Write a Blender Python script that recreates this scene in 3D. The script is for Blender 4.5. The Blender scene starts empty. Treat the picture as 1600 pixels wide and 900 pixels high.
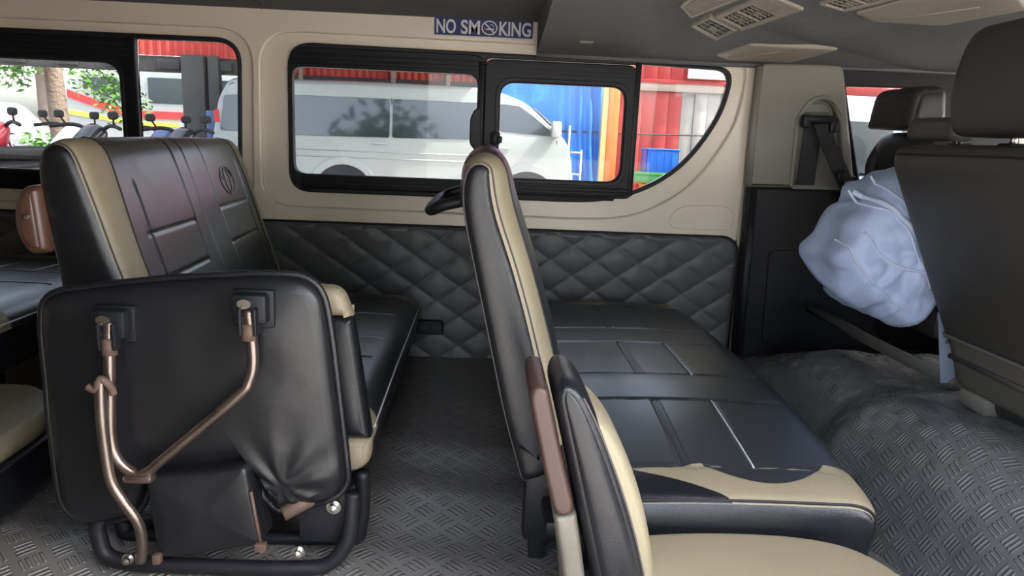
import bpy, bmesh, math, random
from mathutils import Vector, Matrix, noise
random.seed(7)
SC = bpy.context.scene
COL = SC.collection
PI = math.pi

# ------------------------------------------------------------------ camera
def rad(a): return math.radians(a)
yaw, pit, rol = rad(2.5), rad(11.7), rad(2.4)
fw = Vector((math.sin(yaw)*math.cos(pit), math.cos(yaw)*math.cos(pit), -math.sin(pit)))
r0 = Vector((math.cos(yaw), -math.sin(yaw), 0)); u0 = r0.cross(fw)
rt = r0*math.cos(rol)+u0*math.sin(rol); up = u0*math.cos(rol)-r0*math.sin(rol)
cd = bpy.data.cameras.new('camera'); cam = bpy.data.objects.new('camera', cd); COL.objects.link(cam)
cam.matrix_world = Matrix(((rt.x, up.x, -fw.x, 0), (rt.y, up.y, -fw.y, 0), (rt.z, up.z, -fw.z, .70), (0, 0, 0, 1)))
cd.sensor_width = 36; cd.lens = 1100/1600*36; cd.clip_start = .05; cd.clip_end = 300
SC.camera = cam

# ------------------------------------------------------------------ sky, sun, exposure
w = bpy.data.worlds.new('world'); SC.world = w; w.use_nodes = True
nt = w.node_tree; bg = nt.nodes['Background']
sky = nt.nodes.new('ShaderNodeTexSky'); sky.sky_type = 'NISHITA'; sky.sun_disc = False
sky.sun_elevation = rad(52); sky.sun_rotation = rad(100); sky.air_density = 1.0; sky.dust_density = 3.5; sky.ozone_density = 1.0
hs = nt.nodes.new('ShaderNodeHueSaturation'); hs.inputs['Saturation'].default_value = .50      # hazy, half-clouded sky
nt.links.new(sky.outputs[0], hs.inputs['Color']); nt.links.new(hs.outputs[0], bg.inputs[0]); bg.inputs[1].default_value = .36
sd = bpy.data.lights.new('sun', 'SUN'); sd.energy = 4.5; sd.angle = rad(.6); sd.color = (1, .95, .86)
sun = bpy.data.objects.new('sun', sd); COL.objects.link(sun)
sun.rotation_euler = Vector((-.75, .12, -.90)).to_track_quat('-Z', 'Y').to_euler()   # from the front of the van, high
SC.view_settings.view_transform = 'Standard'; SC.view_settings.look = 'None'
SC.view_settings.gamma = 1; SC.view_settings.use_curve_mapping = False
SC.view_settings.exposure = 2.55

# ------------------------------------------------------------------ materials
MATS = {}
def mat(name, col, rough=.5, metal=0, bump=None, var=0, varscale=6, spec=.5, coat=0, emit=None, vor=None):
    m = bpy.data.materials.new(name); m.use_nodes = True; t = m.node_tree; N = t.nodes; L = t.links
    b = N['Principled BSDF']; b.inputs['Base Color'].default_value = (*col, 1)
    b.inputs['Roughness'].default_value = rough; b.inputs['Metallic'].default_value = metal
    b.inputs['Specular IOR Level'].default_value = spec
    if coat: b.inputs['Coat Weight'].default_value = coat; b.inputs['Coat Roughness'].default_value = .15
    tc = N.new('ShaderNodeTexCoord')
    if var:
        n = N.new('ShaderNodeTexNoise'); n.inputs['Scale'].default_value = varscale; n.inputs['Detail'].default_value = 5
        L.new(tc.outputs['Object'], n.inputs['Vector'])
        mx = N.new('ShaderNodeMix'); mx.data_type = 'RGBA'
        mx.inputs[6].default_value = (*[c*(1-var) for c in col], 1); mx.inputs[7].default_value = (*[min(1, c*(1+var)) for c in col], 1)
        L.new(n.outputs['Fac'], mx.inputs[0]); L.new(mx.outputs[2], b.inputs['Base Color'])
        mr = N.new('ShaderNodeMapRange'); mr.inputs[3].default_value = max(.03, rough-.09); mr.inputs[4].default_value = rough+.09
        L.new(n.outputs['Fac'], mr.inputs[0]); L.new(mr.outputs[0], b.inputs['Roughness'])
    last = None
    for kind, par in (('n', bump), ('v', vor)):
        if not par: continue
        if kind == 'n':
            n = N.new('ShaderNodeTexNoise'); n.inputs['Detail'].default_value = 4; o = n.outputs['Fac']
        else:
            n = N.new('ShaderNodeTexVoronoi'); n.feature = 'DISTANCE_TO_EDGE'; o = n.outputs['Distance']
        n.inputs['Scale'].default_value = par[0]; L.new(tc.outputs['Object'], n.inputs['Vector'])
        bp = N.new('ShaderNodeBump'); bp.inputs['Strength'].default_value = par[1]; bp.inputs['Distance'].default_value = par[2]
        L.new(o, bp.inputs['Height'])
        if last: L.new(last, bp.inputs['Normal'])
        last = bp.outputs[0]
    if last: L.new(last, b.inputs['Normal'])
    if emit: b.inputs['Emission Color'].default_value = (*emit[0], 1); b.inputs['Emission Strength'].default_value = emit[1]
    MATS[name] = m; return m
mat('black_leather', (.008, .0085, .011), .33, bump=(9, .15, .015), vor=(420, .30, .0012), var=.12, varscale=12)
mat('seat_leather', (.020, .023, .027), .32, spec=1.0, bump=(14, .06, .01), vor=(380, .14, .0010), var=.08, varscale=10)
mat('tan_leather', (.255, .218, .142), .45, bump=(12, .2, .012), vor=(420, .35, .0014), var=.08, varscale=8)
mat('pad_vinyl', (.009, .0093, .011), .36, bump=(7, .18, .02), vor=(600, .15, .0008), var=.15, varscale=9)
mat('thread', (.07, .058, .058), .7)
mat('black_thread', (.008, .008, .010), .6)
mat('piping_and_highlight', (.55, .55, .54), .5)
mat('grey_vinyl', (.088, .089, .094), .42, bump=(20, .15, .01), vor=(300, .2, .001), var=.15, varscale=5)
mat('cream_paint', (.80, .725, .59), .32, bump=(3, .08, .02), var=.04, varscale=3, coat=.25)
mat('grey_plastic', (.20, .188, .165), .5, bump=(900, .1, .0005), var=.05)
mat('black_plastic', (.013, .013, .016), .45, spec=.3, bump=(700, .12, .0005), var=.1)
mat('black_trim', (.008, .009, .012), .45, spec=.3, bump=(5, .05, .01))
mat('rubber', (.010, .010, .012), .55)
mat('headliner', (.135, .135, .138), .9, bump=(6, .5, .03), vor=(500, .2, .001), var=.08, varscale=4)
mat('beige_plastic', (.31, .28, .235), .55, var=.05)
mat('dark_hole', (.012, .013, .02), .5)
mat('bronze_tube', (.22, .175, .152), .30, metal=.92, bump=(60, .15, .002), var=.35, varscale=25)
mat('rust', (.12, .075, .055), .7, metal=.3, bump=(120, .4, .002), var=.4, varscale=60)
mat('steel', (.62, .60, .55), .25, metal=1, var=.2, varscale=40)
mat('brown_frame', (.050, .025, .020), .45, bump=(40, .2, .003), var=.25, varscale=18)
mat('worn_metal', (.15, .138, .108), .55, metal=.25, bump=(50, .3, .003), var=.4, varscale=30)
mat('brown_pad', (.095, .045, .03), .35, bump=(20, .2, .005), var=.2)
mat('belt_web', (.012, .012, .015), .6, bump=(800, .3, .0006))
mat('bag_blue', (.43, .53, .78), .55, bump=(16, .35, .012), vor=(900, .1, .0004), var=.06, varscale=6)
mat('bag_light', (.52, .60, .80), .6, var=.05)
mat('bag_strap', (.26, .31, .44), .6, bump=(700, .3, .0006))
mat('front_leather', (.038, .036, .034), .48, bump=(10, .15, .012), vor=(450, .35, .001), var=.12, varscale=8)
mat('front_trim', (.10, .095, .085), .45, var=.1)
mat('sign_blue', (.012, .022, .115), .35)
mat('sign_white', (.66, .66, .68), .45)
mat('sign_red', (.55, .04, .04), .45)
# outdoors
mat('white_car', (.37, .385, .38), .22, coat=.5)
mat('car_glass', (.012, .016, .020), .04, spec=.9, coat=1)
mat('clear_dark_glass', (.03, .04, .05), .06, spec=.8)
mat('tyre', (.012, .012, .012), .8)
mat('red_paint', (.36, .035, .032), .5, var=.12, varscale=2)
mat('red_sheet', (.55, .06, .05), .5, var=.08, varscale=2)
mat('dark_wood', (.055, .055, .06), .8, var=.3, varscale=3)
mat('grey_post', (.075, .072, .070), .8, bump=(30, .3, .01), var=.3, varscale=6)
mat('grey_board', (.33, .30, .28), .8, bump=(20, .2, .005), var=.2, varscale=3)
mat('beige_board', (.34, .27, .22), .8, var=.2, varscale=3)
mat('tarp', (.015, .20, .72), .4, bump=(4, .5, .05), var=.12, varscale=3)
mat('orange', (.90, .20, .05), .5, var=.1)
mat('yellow_post', (.85, .55, .20), .5, var=.1)
mat('blue_plastic', (.01, .13, .62), .35)
mat('green_paint', (.05, .26, .07), .5, var=.2)
mat('yellow_plastic', (.80, .45, .04), .45)
mat('white_board', (.55, .62, .64), .5, var=.05)
mat('concrete', (.27, .255, .235), .85, bump=(8, .3, .02), var=.15, varscale=1.5)
mat('bark', (.20, .15, .12), .9, bump=(25, .8, .03), var=.3, varscale=7)
mat('leaf', (.10, .24, .045), .5, var=.5, varscale=3)
mat('leaf_dark', (.035, .10, .03), .5, var=.5, varscale=2)
mat('bus_red', (.80, .04, .04), .35)
mat('bus_yellow', (.85, .70, .08), .35)
mat('silver_car', (.38, .46, .50), .25, metal=.3, coat=.5)
mat('moto_black', (.02, .02, .024), .3, coat=.4)
mat('moto_red', (.45, .03, .05), .3, coat=.4)
mat('moto_blue', (.06, .10, .25), .3, coat=.4)
mat('moto_white', (.7, .7, .72), .3, coat=.4)
mat('chrome', (.7, .7, .7), .12, metal=1)
mat('lamp_red', (.6, .02, .02), .25)
mat('plate_white', (.75, .74, .68), .5)

def glass_mat(name, tint):
    m = bpy.data.materials.new(name); m.use_nodes = True; t = m.node_tree; N = t.nodes; L = t.links
    N.remove(N['Principled BSDF']); out = N['Material Output']
    tr = N.new('ShaderNodeBsdfTransparent'); tr.inputs[0].default_value = (*tint, 1)
    gl = N.new('ShaderNodeBsdfGlossy'); gl.inputs['Roughness'].default_value = .02
    fr = N.new('ShaderNodeFresnel'); fr.inputs[0].default_value = 1.35
    mx = N.new('ShaderNodeMixShader')
    L.new(fr.outputs[0], mx.inputs[0]); L.new(tr.outputs[0], mx.inputs[1]); L.new(gl.outputs[0], mx.inputs[2]); L.new(mx.outputs[0], out.inputs[0])
    MATS[name] = m
glass_mat('window_glass', (.60, .61, .605)); glass_mat('tint_glass', (.72, .73, .74))

def tread_mat(name, col, cell, rot, rough, barcol):
    """vinyl sheet with raised groups of short bars, alternating direction, from the mesh UV in metres"""
    m = bpy.data.materials.new(name); m.use_nodes = True; t = m.node_tree; N = t.nodes; L = t.links
    b = N['Principled BSDF']
    def M(op, a, b_=None):
        n = N.new('ShaderNodeMath'); n.operation = op
        for i, s in enumerate((a, b_)):
            if s is None: continue
            if isinstance(s, (int, float)): n.inputs[i].default_value = s
            else: L.new(s, n.inputs[i])
        return n.outputs[0]
    uv = N.new('ShaderNodeUVMap'); mp = N.new('ShaderNodeMapping'); mp.inputs['Rotation'].default_value = (0, 0, rot)
    mp.inputs['Scale'].default_value = (1/cell, 1/cell, 1)
    L.new(uv.outputs[0], mp.inputs[0]); sp = N.new('ShaderNodeSeparateXYZ'); L.new(mp.outputs[0], sp.inputs[0])
    u, v = sp.outputs[0], sp.outputs[1]
    par = M('FLOORED_MODULO', M('ADD', M('FLOOR', u), M('FLOOR', v)), 2)
    fu, fv = M('FRACT', u), M('FRACT', v); inv = M('SUBTRACT', 1, par)
    a = M('ADD', M('MULTIPLY', fu, par), M('MULTIPLY', fv, inv)); c = M('ADD', M('MULTIPLY', fv, par), M('MULTIPLY', fu, inv))
    st = M('ABSOLUTE', M('SUBTRACT', M('FRACT', M('MULTIPLY', M('SUBTRACT', a, .04), 4.35)), .5))
    bar = N.new('ShaderNodeMapRange'); bar.interpolation_type = 'SMOOTHSTEP'
    bar.inputs[1].default_value = .34; bar.inputs[2].default_value = .12; L.new(st, bar.inputs[0])
    en = N.new('ShaderNodeMapRange'); en.interpolation_type = 'SMOOTHSTEP'
    en.inputs[1].default_value = .36; en.inputs[2].default_value = .29; L.new(M('ABSOLUTE', M('SUBTRACT', c, .5)), en.inputs[0])
    en2 = N.new('ShaderNodeMapRange'); en2.interpolation_type = 'SMOOTHSTEP'
    en2.inputs[1].default_value = .40; en2.inputs[2].default_value = .37; L.new(M('ABSOLUTE', M('SUBTRACT', a, .5)), en2.inputs[0])
    h = M('MULTIPLY', M('MULTIPLY', bar.outputs[0], en.outputs[0]), en2.outputs[0])
    nz = N.new('ShaderNodeTexNoise'); nz.inputs['Scale'].default_value = 9; nz.inputs['Detail'].default_value = 5
    tc = N.new('ShaderNodeTexCoord'); L.new(tc.outputs['Object'], nz.inputs['Vector'])
    mx = N.new('ShaderNodeMix'); mx.data_type = 'RGBA'
    mx.inputs[6].default_value = (*[x*.75 for x in col], 1); mx.inputs[7].default_value = (*[x*1.3 for x in col], 1); L.new(nz.outputs['Fac'], mx.inputs[0])
    m2 = N.new('ShaderNodeMix'); m2.data_type = 'RGBA'; m2.inputs[7].default_value = (*barcol, 1)
    L.new(mx.outputs[2], m2.inputs[6]); L.new(M('MULTIPLY', h, .6), m2.inputs[0]); L.new(m2.outputs[2], b.inputs['Base Color'])
    b1 = N.new('ShaderNodeBump'); b1.inputs['Strength'].default_value = 1.0; b1.inputs['Distance'].default_value = .0022; L.new(h, b1.inputs['Height'])
    n2 = N.new('ShaderNodeTexNoise'); n2.inputs['Scale'].default_value = 30; L.new(tc.outputs['Object'], n2.inputs['Vector'])
    b2 = N.new('ShaderNodeBump'); b2.inputs['Strength'].default_value = .2; b2.inputs['Distance'].default_value = .004; L.new(n2.outputs['Fac'], b2.inputs['Height'])
    L.new(b1.outputs[0], b2.inputs['Normal']); L.new(b2.outputs[0], b.inputs['Normal'])
    mr = N.new('ShaderNodeMapRange'); mr.inputs[3].default_value = rough-.08; mr.inputs[4].default_value = rough+.1; L.new(nz.outputs['Fac'], mr.inputs[0])
    L.new(mr.outputs[0], b.inputs['Roughness'])
    MATS[name] = m
tread_mat('floor_tread', (.15, .14, .128), .044, rad(45), .34, (.20, .19, .18))
tread_mat('cover_tread', (.14, .14, .136), .037, rad(8), .25, (.23, .23, .225))

# ------------------------------------------------------------------ mesh helpers (all in world metres; children of an Empty are shifted back)
def link(o, parent=None):
    COL.objects.link(o)
    if parent is not None:
        o.parent = parent
        if parent.type == 'EMPTY': o.location = -parent.location
    return o
def mesh(name, vs, fs, m, parent=None, smooth=True, uvs=None):
    me = bpy.data.meshes.new(name); me.from_pydata([tuple(v) for v in vs], [], fs); me.update()
    me.materials.append(MATS[m])
    if smooth: me.polygons.foreach_set('use_smooth', [True]*len(me.polygons))
    if uvs:
        l = me.uv_layers.new(name='UVMap')
        for lp in me.loops: l.data[lp.index].uv = uvs[lp.vertex_index]
    return link(bpy.data.objects.new(name, me), parent)
def thing(name, loc, label, cat, group=None):
    o = bpy.data.objects.new(name, None); o.empty_display_size = .05; COL.objects.link(o); o.location = loc
    return tag(o, label, cat, group)
def tag(o, label=None, cat=None, group=None, kind=None):
    for k, v in (('label', label), ('category', cat), ('group', group), ('kind', kind)):
        if v: o[k] = v
    return o
def bm_obj(name, bm, m, parent=None, smooth=True, auto=True):
    bmesh.ops.recalc_face_normals(bm, faces=bm.faces)
    me = bpy.data.meshes.new(name); bm.to_mesh(me); bm.free(); me.materials.append(MATS[m])
    if smooth:
        me.polygons.foreach_set('use_smooth', [True]*len(me.polygons))
        if auto: me.set_sharp_from_angle(angle=rad(35))
    return link(bpy.data.objects.new(name, me), parent)
def box_bm(bm, lo, hi, bev=0, seg=2, rot=None):
    b = bmesh.new(); bmesh.ops.create_cube(b, size=1)
    lo, hi = Vector(lo), Vector(hi); c = (lo+hi)/2; s = hi-lo
    for v in b.verts: v.co = Vector((v.co.x*s.x, v.co.y*s.y, v.co.z*s.z))
    if bev: bmesh.ops.bevel(b, geom=b.edges[:], offset=bev, segments=seg, affect='EDGES', profile=.5)
    for v in b.verts: v.co = (rot @ v.co if rot else v.co)+c
    me = bpy.data.meshes.new('t'); b.to_mesh(me); b.free(); bm.from_mesh(me); bpy.data.meshes.remove(me)
def box(name, lo, hi, m, parent=None, bev=.003, rot=None, seg=2):
    bm = bmesh.new(); box_bm(bm, lo, hi, bev, seg, rot); return bm_obj(name, bm, m, parent)
def tube_data(pts, r, n=10, closed=False, flat=None):
    pts = [Vector(p) for p in pts]; K = len(pts); vs = []; fs = []
    T = []
    for i in range(K):
        a = pts[(i-1) % K] if (closed or i) else pts[i]; b = pts[(i+1) % K] if (closed or i < K-1) else pts[i]
        T.append((b-a).normalized())
    ref = Vector((0, 0, 1)) if abs(T[0].z) < .9 else Vector((1, 0, 0))
    nrm = (ref-T[0]*ref.dot(T[0])).normalized()
    for i in range(K):
        nrm = (nrm-T[i]*nrm.dot(T[i])).normalized(); bi = T[i].cross(nrm)
        rr = r(i/(K-1)) if callable(r) else r
        for k in range(n):
            a = 2*PI*k/n; vs.append(pts[i]+nrm*math.cos(a)*rr*(flat or 1)+bi*math.sin(a)*rr)
    for i in range(K if closed else K-1):
        j = (i+1) % K
        for k in range(n): fs.append((i*n+k, i*n+(k+1) % n, j*n+(k+1) % n, j*n+k))
    if not closed: fs += [tuple(range(n))[::-1], tuple(range((K-1)*n, K*n))]
    return vs, fs
def tube(name, pts, r, m, parent=None, n=10, closed=False, flat=None):
    return mesh(name, *tube_data(pts, r, n, closed, flat), m, parent)
def tubes(name, paths, r, m, parent=None, n=6):
    V = []; F_ = []
    for p in paths:
        vs, fs = tube_data(p, r, n); o = len(V); V += vs; F_ += [tuple(i+o for i in f) for f in fs]
    return mesh(name, V, F_, m, parent)
def cr(pts, k=6, closed=False):
    P = [Vector(p) for p in pts]; n = len(P); out = []
    for i in range(n if closed else n-1):
        g = (lambda j: P[j % n]) if closed else (lambda j: P[max(0, min(n-1, j))])
        a, b, c, d = g(i-1), g(i), g(i+1), g(i+2)
        for s in range(k):
            t = s/k; out.append(.5*((2*b)+(c-a)*t+(2*a-5*b+4*c-d)*t*t+(3*b-a-3*c+d)*t**3))
    if not closed: out.append(P[-1])
    return out
def rpoly(pts, n=7):
    """polygon of (x, z, radius) with rounded corners"""
    out = []; K = len(pts)
    for i in range(K):
        p = Vector(pts[i][:2]); r = pts[i][2] if len(pts[i]) > 2 else 0
        a = Vector(pts[i-1][:2]); b = Vector(pts[(i+1) % K][:2])
        if r <= 0: out.append(p); continue
        da, db = (a-p), (b-p); ra = min(r, da.length*.49); rb = min(r, db.length*.49)
        s, e = p+da.normalized()*ra, p+db.normalized()*rb
        q = p*.85+(s+e)*.075
        for k in range(n+1):
            t = k/n; out.append(s*(1-t)**2+p*2*t*(1-t)+e*t*t)
    return out
def plate(name, loops, y, th, m, parent=None, bev=0, rot=None, smooth=False):
    """flat plate standing in the x-z plane: first loop is the outline, the others are holes; front face at y-th"""
    cu = bpy.data.curves.new('c', 'CURVE'); cu.dimensions = '2D'; cu.fill_mode = 'BOTH'
    cu.extrude = max(.0002, th/2-bev); cu.bevel_depth = bev; cu.bevel_resolution = 2; cu.offset = -bev
    for lp in loops:
        s = cu.splines.new('POLY'); s.points.add(len(lp)-1); s.use_cyclic_u = True
        for q, p in zip(s.points, lp): q.co = (p[0], p[1], 0, 1)
    return curve_mesh(name, cu, lambda c: Vector((c.x, y-th/2-c.z, c.y)), m, parent)
def curve_mesh(name, cu, f, m, parent):
    ob = bpy.data.objects.new('c', cu); me = bpy.data.meshes.new_from_object(ob)
    me.transform(Matrix.Identity(4))
    for v in me.vertices: v.co = f(v.co.copy())
    me.materials.clear(); me.materials.append(MATS[m]); me.name = name
    me.polygons.foreach_set('use_smooth', [True]*len(me.polygons)); me.set_sharp_from_angle(angle=rad(30))
    bpy.data.objects.remove(ob); bpy.data.curves.remove(cu)
    return link(bpy.data.objects.new(name, me), parent)

class Loft:
    """a padded form: closed x-z outline carried along y, its two ends rounded in"""
    def __init__(s, sec, y0, y1, R, inset, wt=None, shear=0, N=200, bulge=0, warp=None):
        L = [Vector(p[:2]) for p in sec]
        if sum(a.x*b.y-b.x*a.y for a, b in zip(L, L[1:]+L[:1])) < 0: L = L[::-1]
        d = [0]
        for a, b in zip(L, L[1:]+L[:1]): d.append(d[-1]+(b-a).length)
        s.per = d[-1]; s.N = N; s.P = []; j = 0
        for i in range(N):
            t = s.per*i/N
            while d[j+1] < t: j += 1
            k = (t-d[j])/max(1e-9, d[j+1]-d[j]); s.P.append(L[j].lerp(L[(j+1) % len(L)], k))
        s.n = []
        for i in range(N):
            t = (s.P[(i+2) % N]-s.P[i-2]).normalized(); s.n.append(Vector((t.y, -t.x)))
        s.c = sum(s.P, Vector((0, 0)))/N
        s.wt = [wt(p) if wt else 1 for p in s.P]
        if wt: s.wt = [sum(s.wt[(i+k) % N] for k in range(-7, 8))/15 for i in range(N)]
        s.y0, s.y1, s.R, s.ins, s.sh, s.bu, s.warp, s.gr = y0, y1, R, inset, shear, bulge, warp, []
    def v(s, x, z): return min(range(s.N), key=lambda i: (s.P[i]-Vector((x, z))).length)/s.N
    def S(s, u, v, off=0, groove=True):
        f = (v % 1)*s.N; i = int(f) % s.N; k = f-int(f); j = (i+1) % s.N
        p = s.P[i].lerp(s.P[j], k); n = s.n[i].lerp(s.n[j], k); wt = s.wt[i]*(1-k)+s.wt[j]*k
        Ln = s.y1-s.y0; e = min(u, 1-u)*Ln; t = max(0, 1-e/s.R); ins = s.ins*(1-math.sqrt(max(0, 1-t*t)))
        o = off-ins*wt+s.bu*math.sin(PI*u)
        if groove and s.gr:
            y, a = u*Ln, (v % 1)*s.per
            for (ya, aa, yb, ab, dep, wd) in s.gr:
                dx, dy = yb-ya, ab-aa; tt = max(0, min(1, ((y-ya)*dx+(a-aa)*dy)/max(1e-9, dx*dx+dy*dy)))
                q = ((y-ya-dx*tt)**2+(a-aa-dy*tt)**2)/(wd*wd)
                if q < 9: o -= dep*math.exp(-q)
        q = p+n*o; y = s.y0+u*Ln; P = Vector((q.x+s.sh*(y-s.y0), y, q.y))
        return s.warp(P) if s.warp else P
    def groove(s, a, b, dep=.003, wd=.004):
        """a, b are (y, v) points"""
        s.gr.append((a[0]-s.y0, a[1]*s.per, b[0]-s.y0, b[1]*s.per, dep, wd))
    def patch(s, name, u0, u1, v0, v1, m, parent, nu=12, nv=40, off=0):
        g = lambda f, t: f(t) if callable(f) else f
        vs = []; fs = []
        for j in range(nv+1):
            t = j/nv; v = v0+(v1-v0)*t; a, b = g(u0, t), g(u1, t)
            for i in range(nu+1): vs.append(s.S(a+(b-a)*i/nu, v, off))
        for j in range(nv):
            for i in range(nu):
                q = j*(nu+1)+i; fs.append((q, q+nu+1, q+nu+2, q+1))
        return mesh(name, vs, fs, m, parent)
    def ladder(s, end, dome, k=12, M=70):
        """domed end face as rungs between the two long sides of the outline"""
        K = s.N; ring = [s.S(end, i/K) for i in range(K)]; sg = -1 if end == 0 else 1
        ex = max(p.x for p in ring)-min(p.x for p in ring); ez = max(p.z for p in ring)-min(p.z for p in ring)
        key = (lambda i: ring[i].z) if ez > ex else (lambda i: ring[i].x)
        a, b = min(range(K), key=key), max(range(K), key=key)
        n1, n2 = (b-a) % K, (a-b) % K
        def at(st, n, f):
            q = st+n*f; i0 = math.floor(q); return ring[i0 % K].lerp(ring[(i0+1) % K], q-i0)
        vs = []; fs = []
        for r in range(M+1):
            f = .5-.5*math.cos(PI*r/M); p, q = at(a, n1, f), at(a, -n2, f); wd = (p-q).length
            for t in range(k+1):
                u = t/k; h = dome*math.sqrt(max(0, 1-(2*u-1)**2))*min(1, wd/.04); c = p.lerp(q, u); c.y += sg*h; vs.append(c)
        for r in range(M):
            for t in range(k): o = r*(k+1)+t; f = (o, o+1, o+k+2, o+k+1); fs.append(f if end else f[::-1])
        return vs, fs
    def cap(s, name, end, m, parent, dome=.006):
        return mesh(name, *s.ladder(end, dome), m, parent)
    def solid(s, name, m, parent=None, dome=.005, nu=24, rings=5, nz=0):
        """the whole form as one closed mesh"""
        vs = []; fs = []; K = s.N
        us = [.5-.5*math.cos(PI*i/nu) for i in range(nu+1)]
        for u in us:
            for i in range(K): vs.append(s.S(u, i/K))
        for j in range(nu):
            for i in range(K): fs.append((j*K+i, (j+1)*K+i, (j+1)*K+(i+1) % K, j*K+(i+1) % K))
        if not s.warp and not nz:
            for end in (0, 1):
                v2, f2 = s.ladder(end, dome, 10, 48); o = len(vs); vs += v2; fs += [tuple(i+o for i in f) for f in f2]
            return mesh(name, vs, fs, m, parent)
        for end, base in ((0, 0), (1, nu*K)):
            ring0 = vs[base:base+K]; c = sum(ring0, Vector())/K; sg = -1 if end == 0 else 1; prev = list(range(base, base+K))
            for r in range(1, rings):
                f = 1-r/rings; st = len(vs)
                for p in ring0:
                    q = c+(p-c)*f; q.y += sg*dome*(1-f*f)
                    if nz: q.y += sg*nz*noise.noise(q*22)*(1-f**6)
                    vs.append(q)
                cur = list(range(st, st+K))
                for i in range(K): fs.append((prev[i], prev[(i+1) % K], cur[(i+1) % K], cur[i]) if end == 0 else (prev[i], cur[i], cur[(i+1) % K], prev[(i+1) % K]))
                prev = cur
            vs.append(c+Vector((0, sg*dome, 0)))
            for i in range(K): fs.append((prev[i], prev[(i+1) % K], len(vs)-1) if end == 0 else (prev[i], len(vs)-1, prev[(i+1) % K]))
        return mesh(name, vs, fs, m, parent)
    def line(s, a, b, k=20, off=.0008): return [s.S(a[0]+(b[0]-a[0])*i/k, a[1]+(b[1]-a[1])*i/k, off) for i in range(k+1)]
#PART2
# ================================================================== THE VAN'S SHELL
XR, XF, YW = -2.3, 2.3, 2.2            # rear end, front end, far side wall
# ---- floor: one sheet of tread vinyl with soft waves
def floor_z(x, y):
    return .0050*math.sin(y*25+1.3*math.sin(x*3+.5))*min(1, max(0, (1.75-y)*3)) + .002*noise.noise(Vector((x*4, y*6, 0))) + max(0, y-1.62)*.02
vs, fs, uv = [], [], []; nx, ny = 150, 110
for j in range(ny+1):
    for i in range(nx+1):
        x, y = XR+(1.5-XR)*i/nx, .42+(YW-.42)*j/ny; vs.append((x, y, floor_z(x, y))); uv.append((x, y))
for j in range(ny):
    for i in range(nx): q = j*(nx+1)+i; fs.append((q, q+1, q+nx+2, q+nx+1))
fl = mesh('floor', vs, fs, 'floor_tread', None, True, uv); tag(fl, 'dark grey vinyl van floor with raised tread bars', None, None, 'structure')
o = box('floor_pan', (XR, .40, -.12), (XF, 2.26, -.012), 'black_plastic', fl, .004)

# ---- far side wall: an outer sheet with the window openings, an inner sheet set off by a stepped flange
W2 = rpoly([(-.597, .963, .075), (.453, .955, .01), (.745, .948, .055), (.730, .835, .06), (.690, .750, .08), (.628, .660, .08), (.553, .597, .08), (.464, .552, .08), (.345, .524, .1), (-.600, .524, .065)])
W1 = rpoly([(-2.15, .963, .08), (-.734, .966, .075), (-.748, .500, .075), (-2.15, .500, .08)])
F2 = rpoly([(-.675, .992, .11), (.455, .985, .02), (.785, .975, .06), (.772, .81, .08), (.735, .725, .1), (.665, .615, .1), (.585, .545, .09), (.480, .492, .09), (.36, .474, .1), (-.682, .480, .09)])
F1 = rpoly([(-2.22, .99, .1), (-.698, .993, .11), (-.712, .462, .09), (-2.22, .462, .1)])
W3 = rpoly([(1.062, .968, .04), (1.62, .975, .04), (1.70, .60, .05), (1.170, .60, .02)])
wall = plate('wall_left', [[(XR, -.10), (XF, -.10), (XF, 1.10), (XR, 1.10)], W1, W2, W3], YW+.028, .014, 'cream_paint', None, .002)
tag(wall, 'cream painted metal side wall of the van pierced by sliding windows', None, None, 'structure')
plate('flange', [[(XR, -.05), (.800, -.05), (.812, .97), (.80, 1.08), (XR, 1.08)], F1, F2], YW+.016, .018, 'cream_paint', wall, .006)
def press(loop, name='pressed_rib', th=.005, y=YW-.001):
    plate(name, [loop], y, th, 'cream_paint', wall, .0024)
press(rpoly([(.572, .478, .03), (.615, .527, .03), (.760, .532, .02), (.790, .505, .02), (.782, .455, .015), (.600, .452, .02)]))
press(rpoly([(-.712, .523, .004), (-.665, .523, .03), (-.630, .492, .03), (-.665, .460, .03), (-.712, .460, .004)]))
box('roof_rail', (XR, YW-.012, 1.058), (.14, YW+.01, 1.10), 'cream_paint', wall, .004)

# quilted lower lining: raised diamonds in soft vinyl
def quilt(name, x0, xr, z0, z1, y, parent, step=.0042):
    nx, nz = int((xr(0)-x0)/step), int((z1-z0)/step); vs = []; fs = []
    for j in range(nz+1):
        z = z0+(z1-z0)*j/nz; xe = xr((z1-z))
        for i in range(nx+1):
            x = x0+(xe-x0)*i/nx; a, b = x/.142+z/.097, x/.142-z/.097
            pf = (abs(math.sin(PI*a))*abs(math.sin(PI*b)))**.28
            ed = min(1, (z1-z)/.012)*min(1, max(0, xe-x)/.012)
            vs.append((x, y-.004-.0088*pf*ed+.0012*noise.noise(Vector((x*30, z*30, 3))), z))
    for j in range(nz):
        for i in range(nx): q = j*(nx+1)+i; fs.append((q, q+1, q+nx+2, q+nx+1))
    return mesh(name, vs, fs, 'grey_vinyl', parent)
def xr_(d): return .812-(.055-math.sqrt(max(0, .055**2-(.055-d)**2)) if d < .055 else 0)
qp = quilt('quilted_panel', XR, lambda d: xr_(d) if d else .757, -.02, .432, YW, wall)
tag(qp, 'dark grey diamond-quilted vinyl lining below the windows')
box('panel_backing', (XR, YW-.002, -.05), (.806, YW+.004, .425), 'grey_vinyl', wall, .002)
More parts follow.
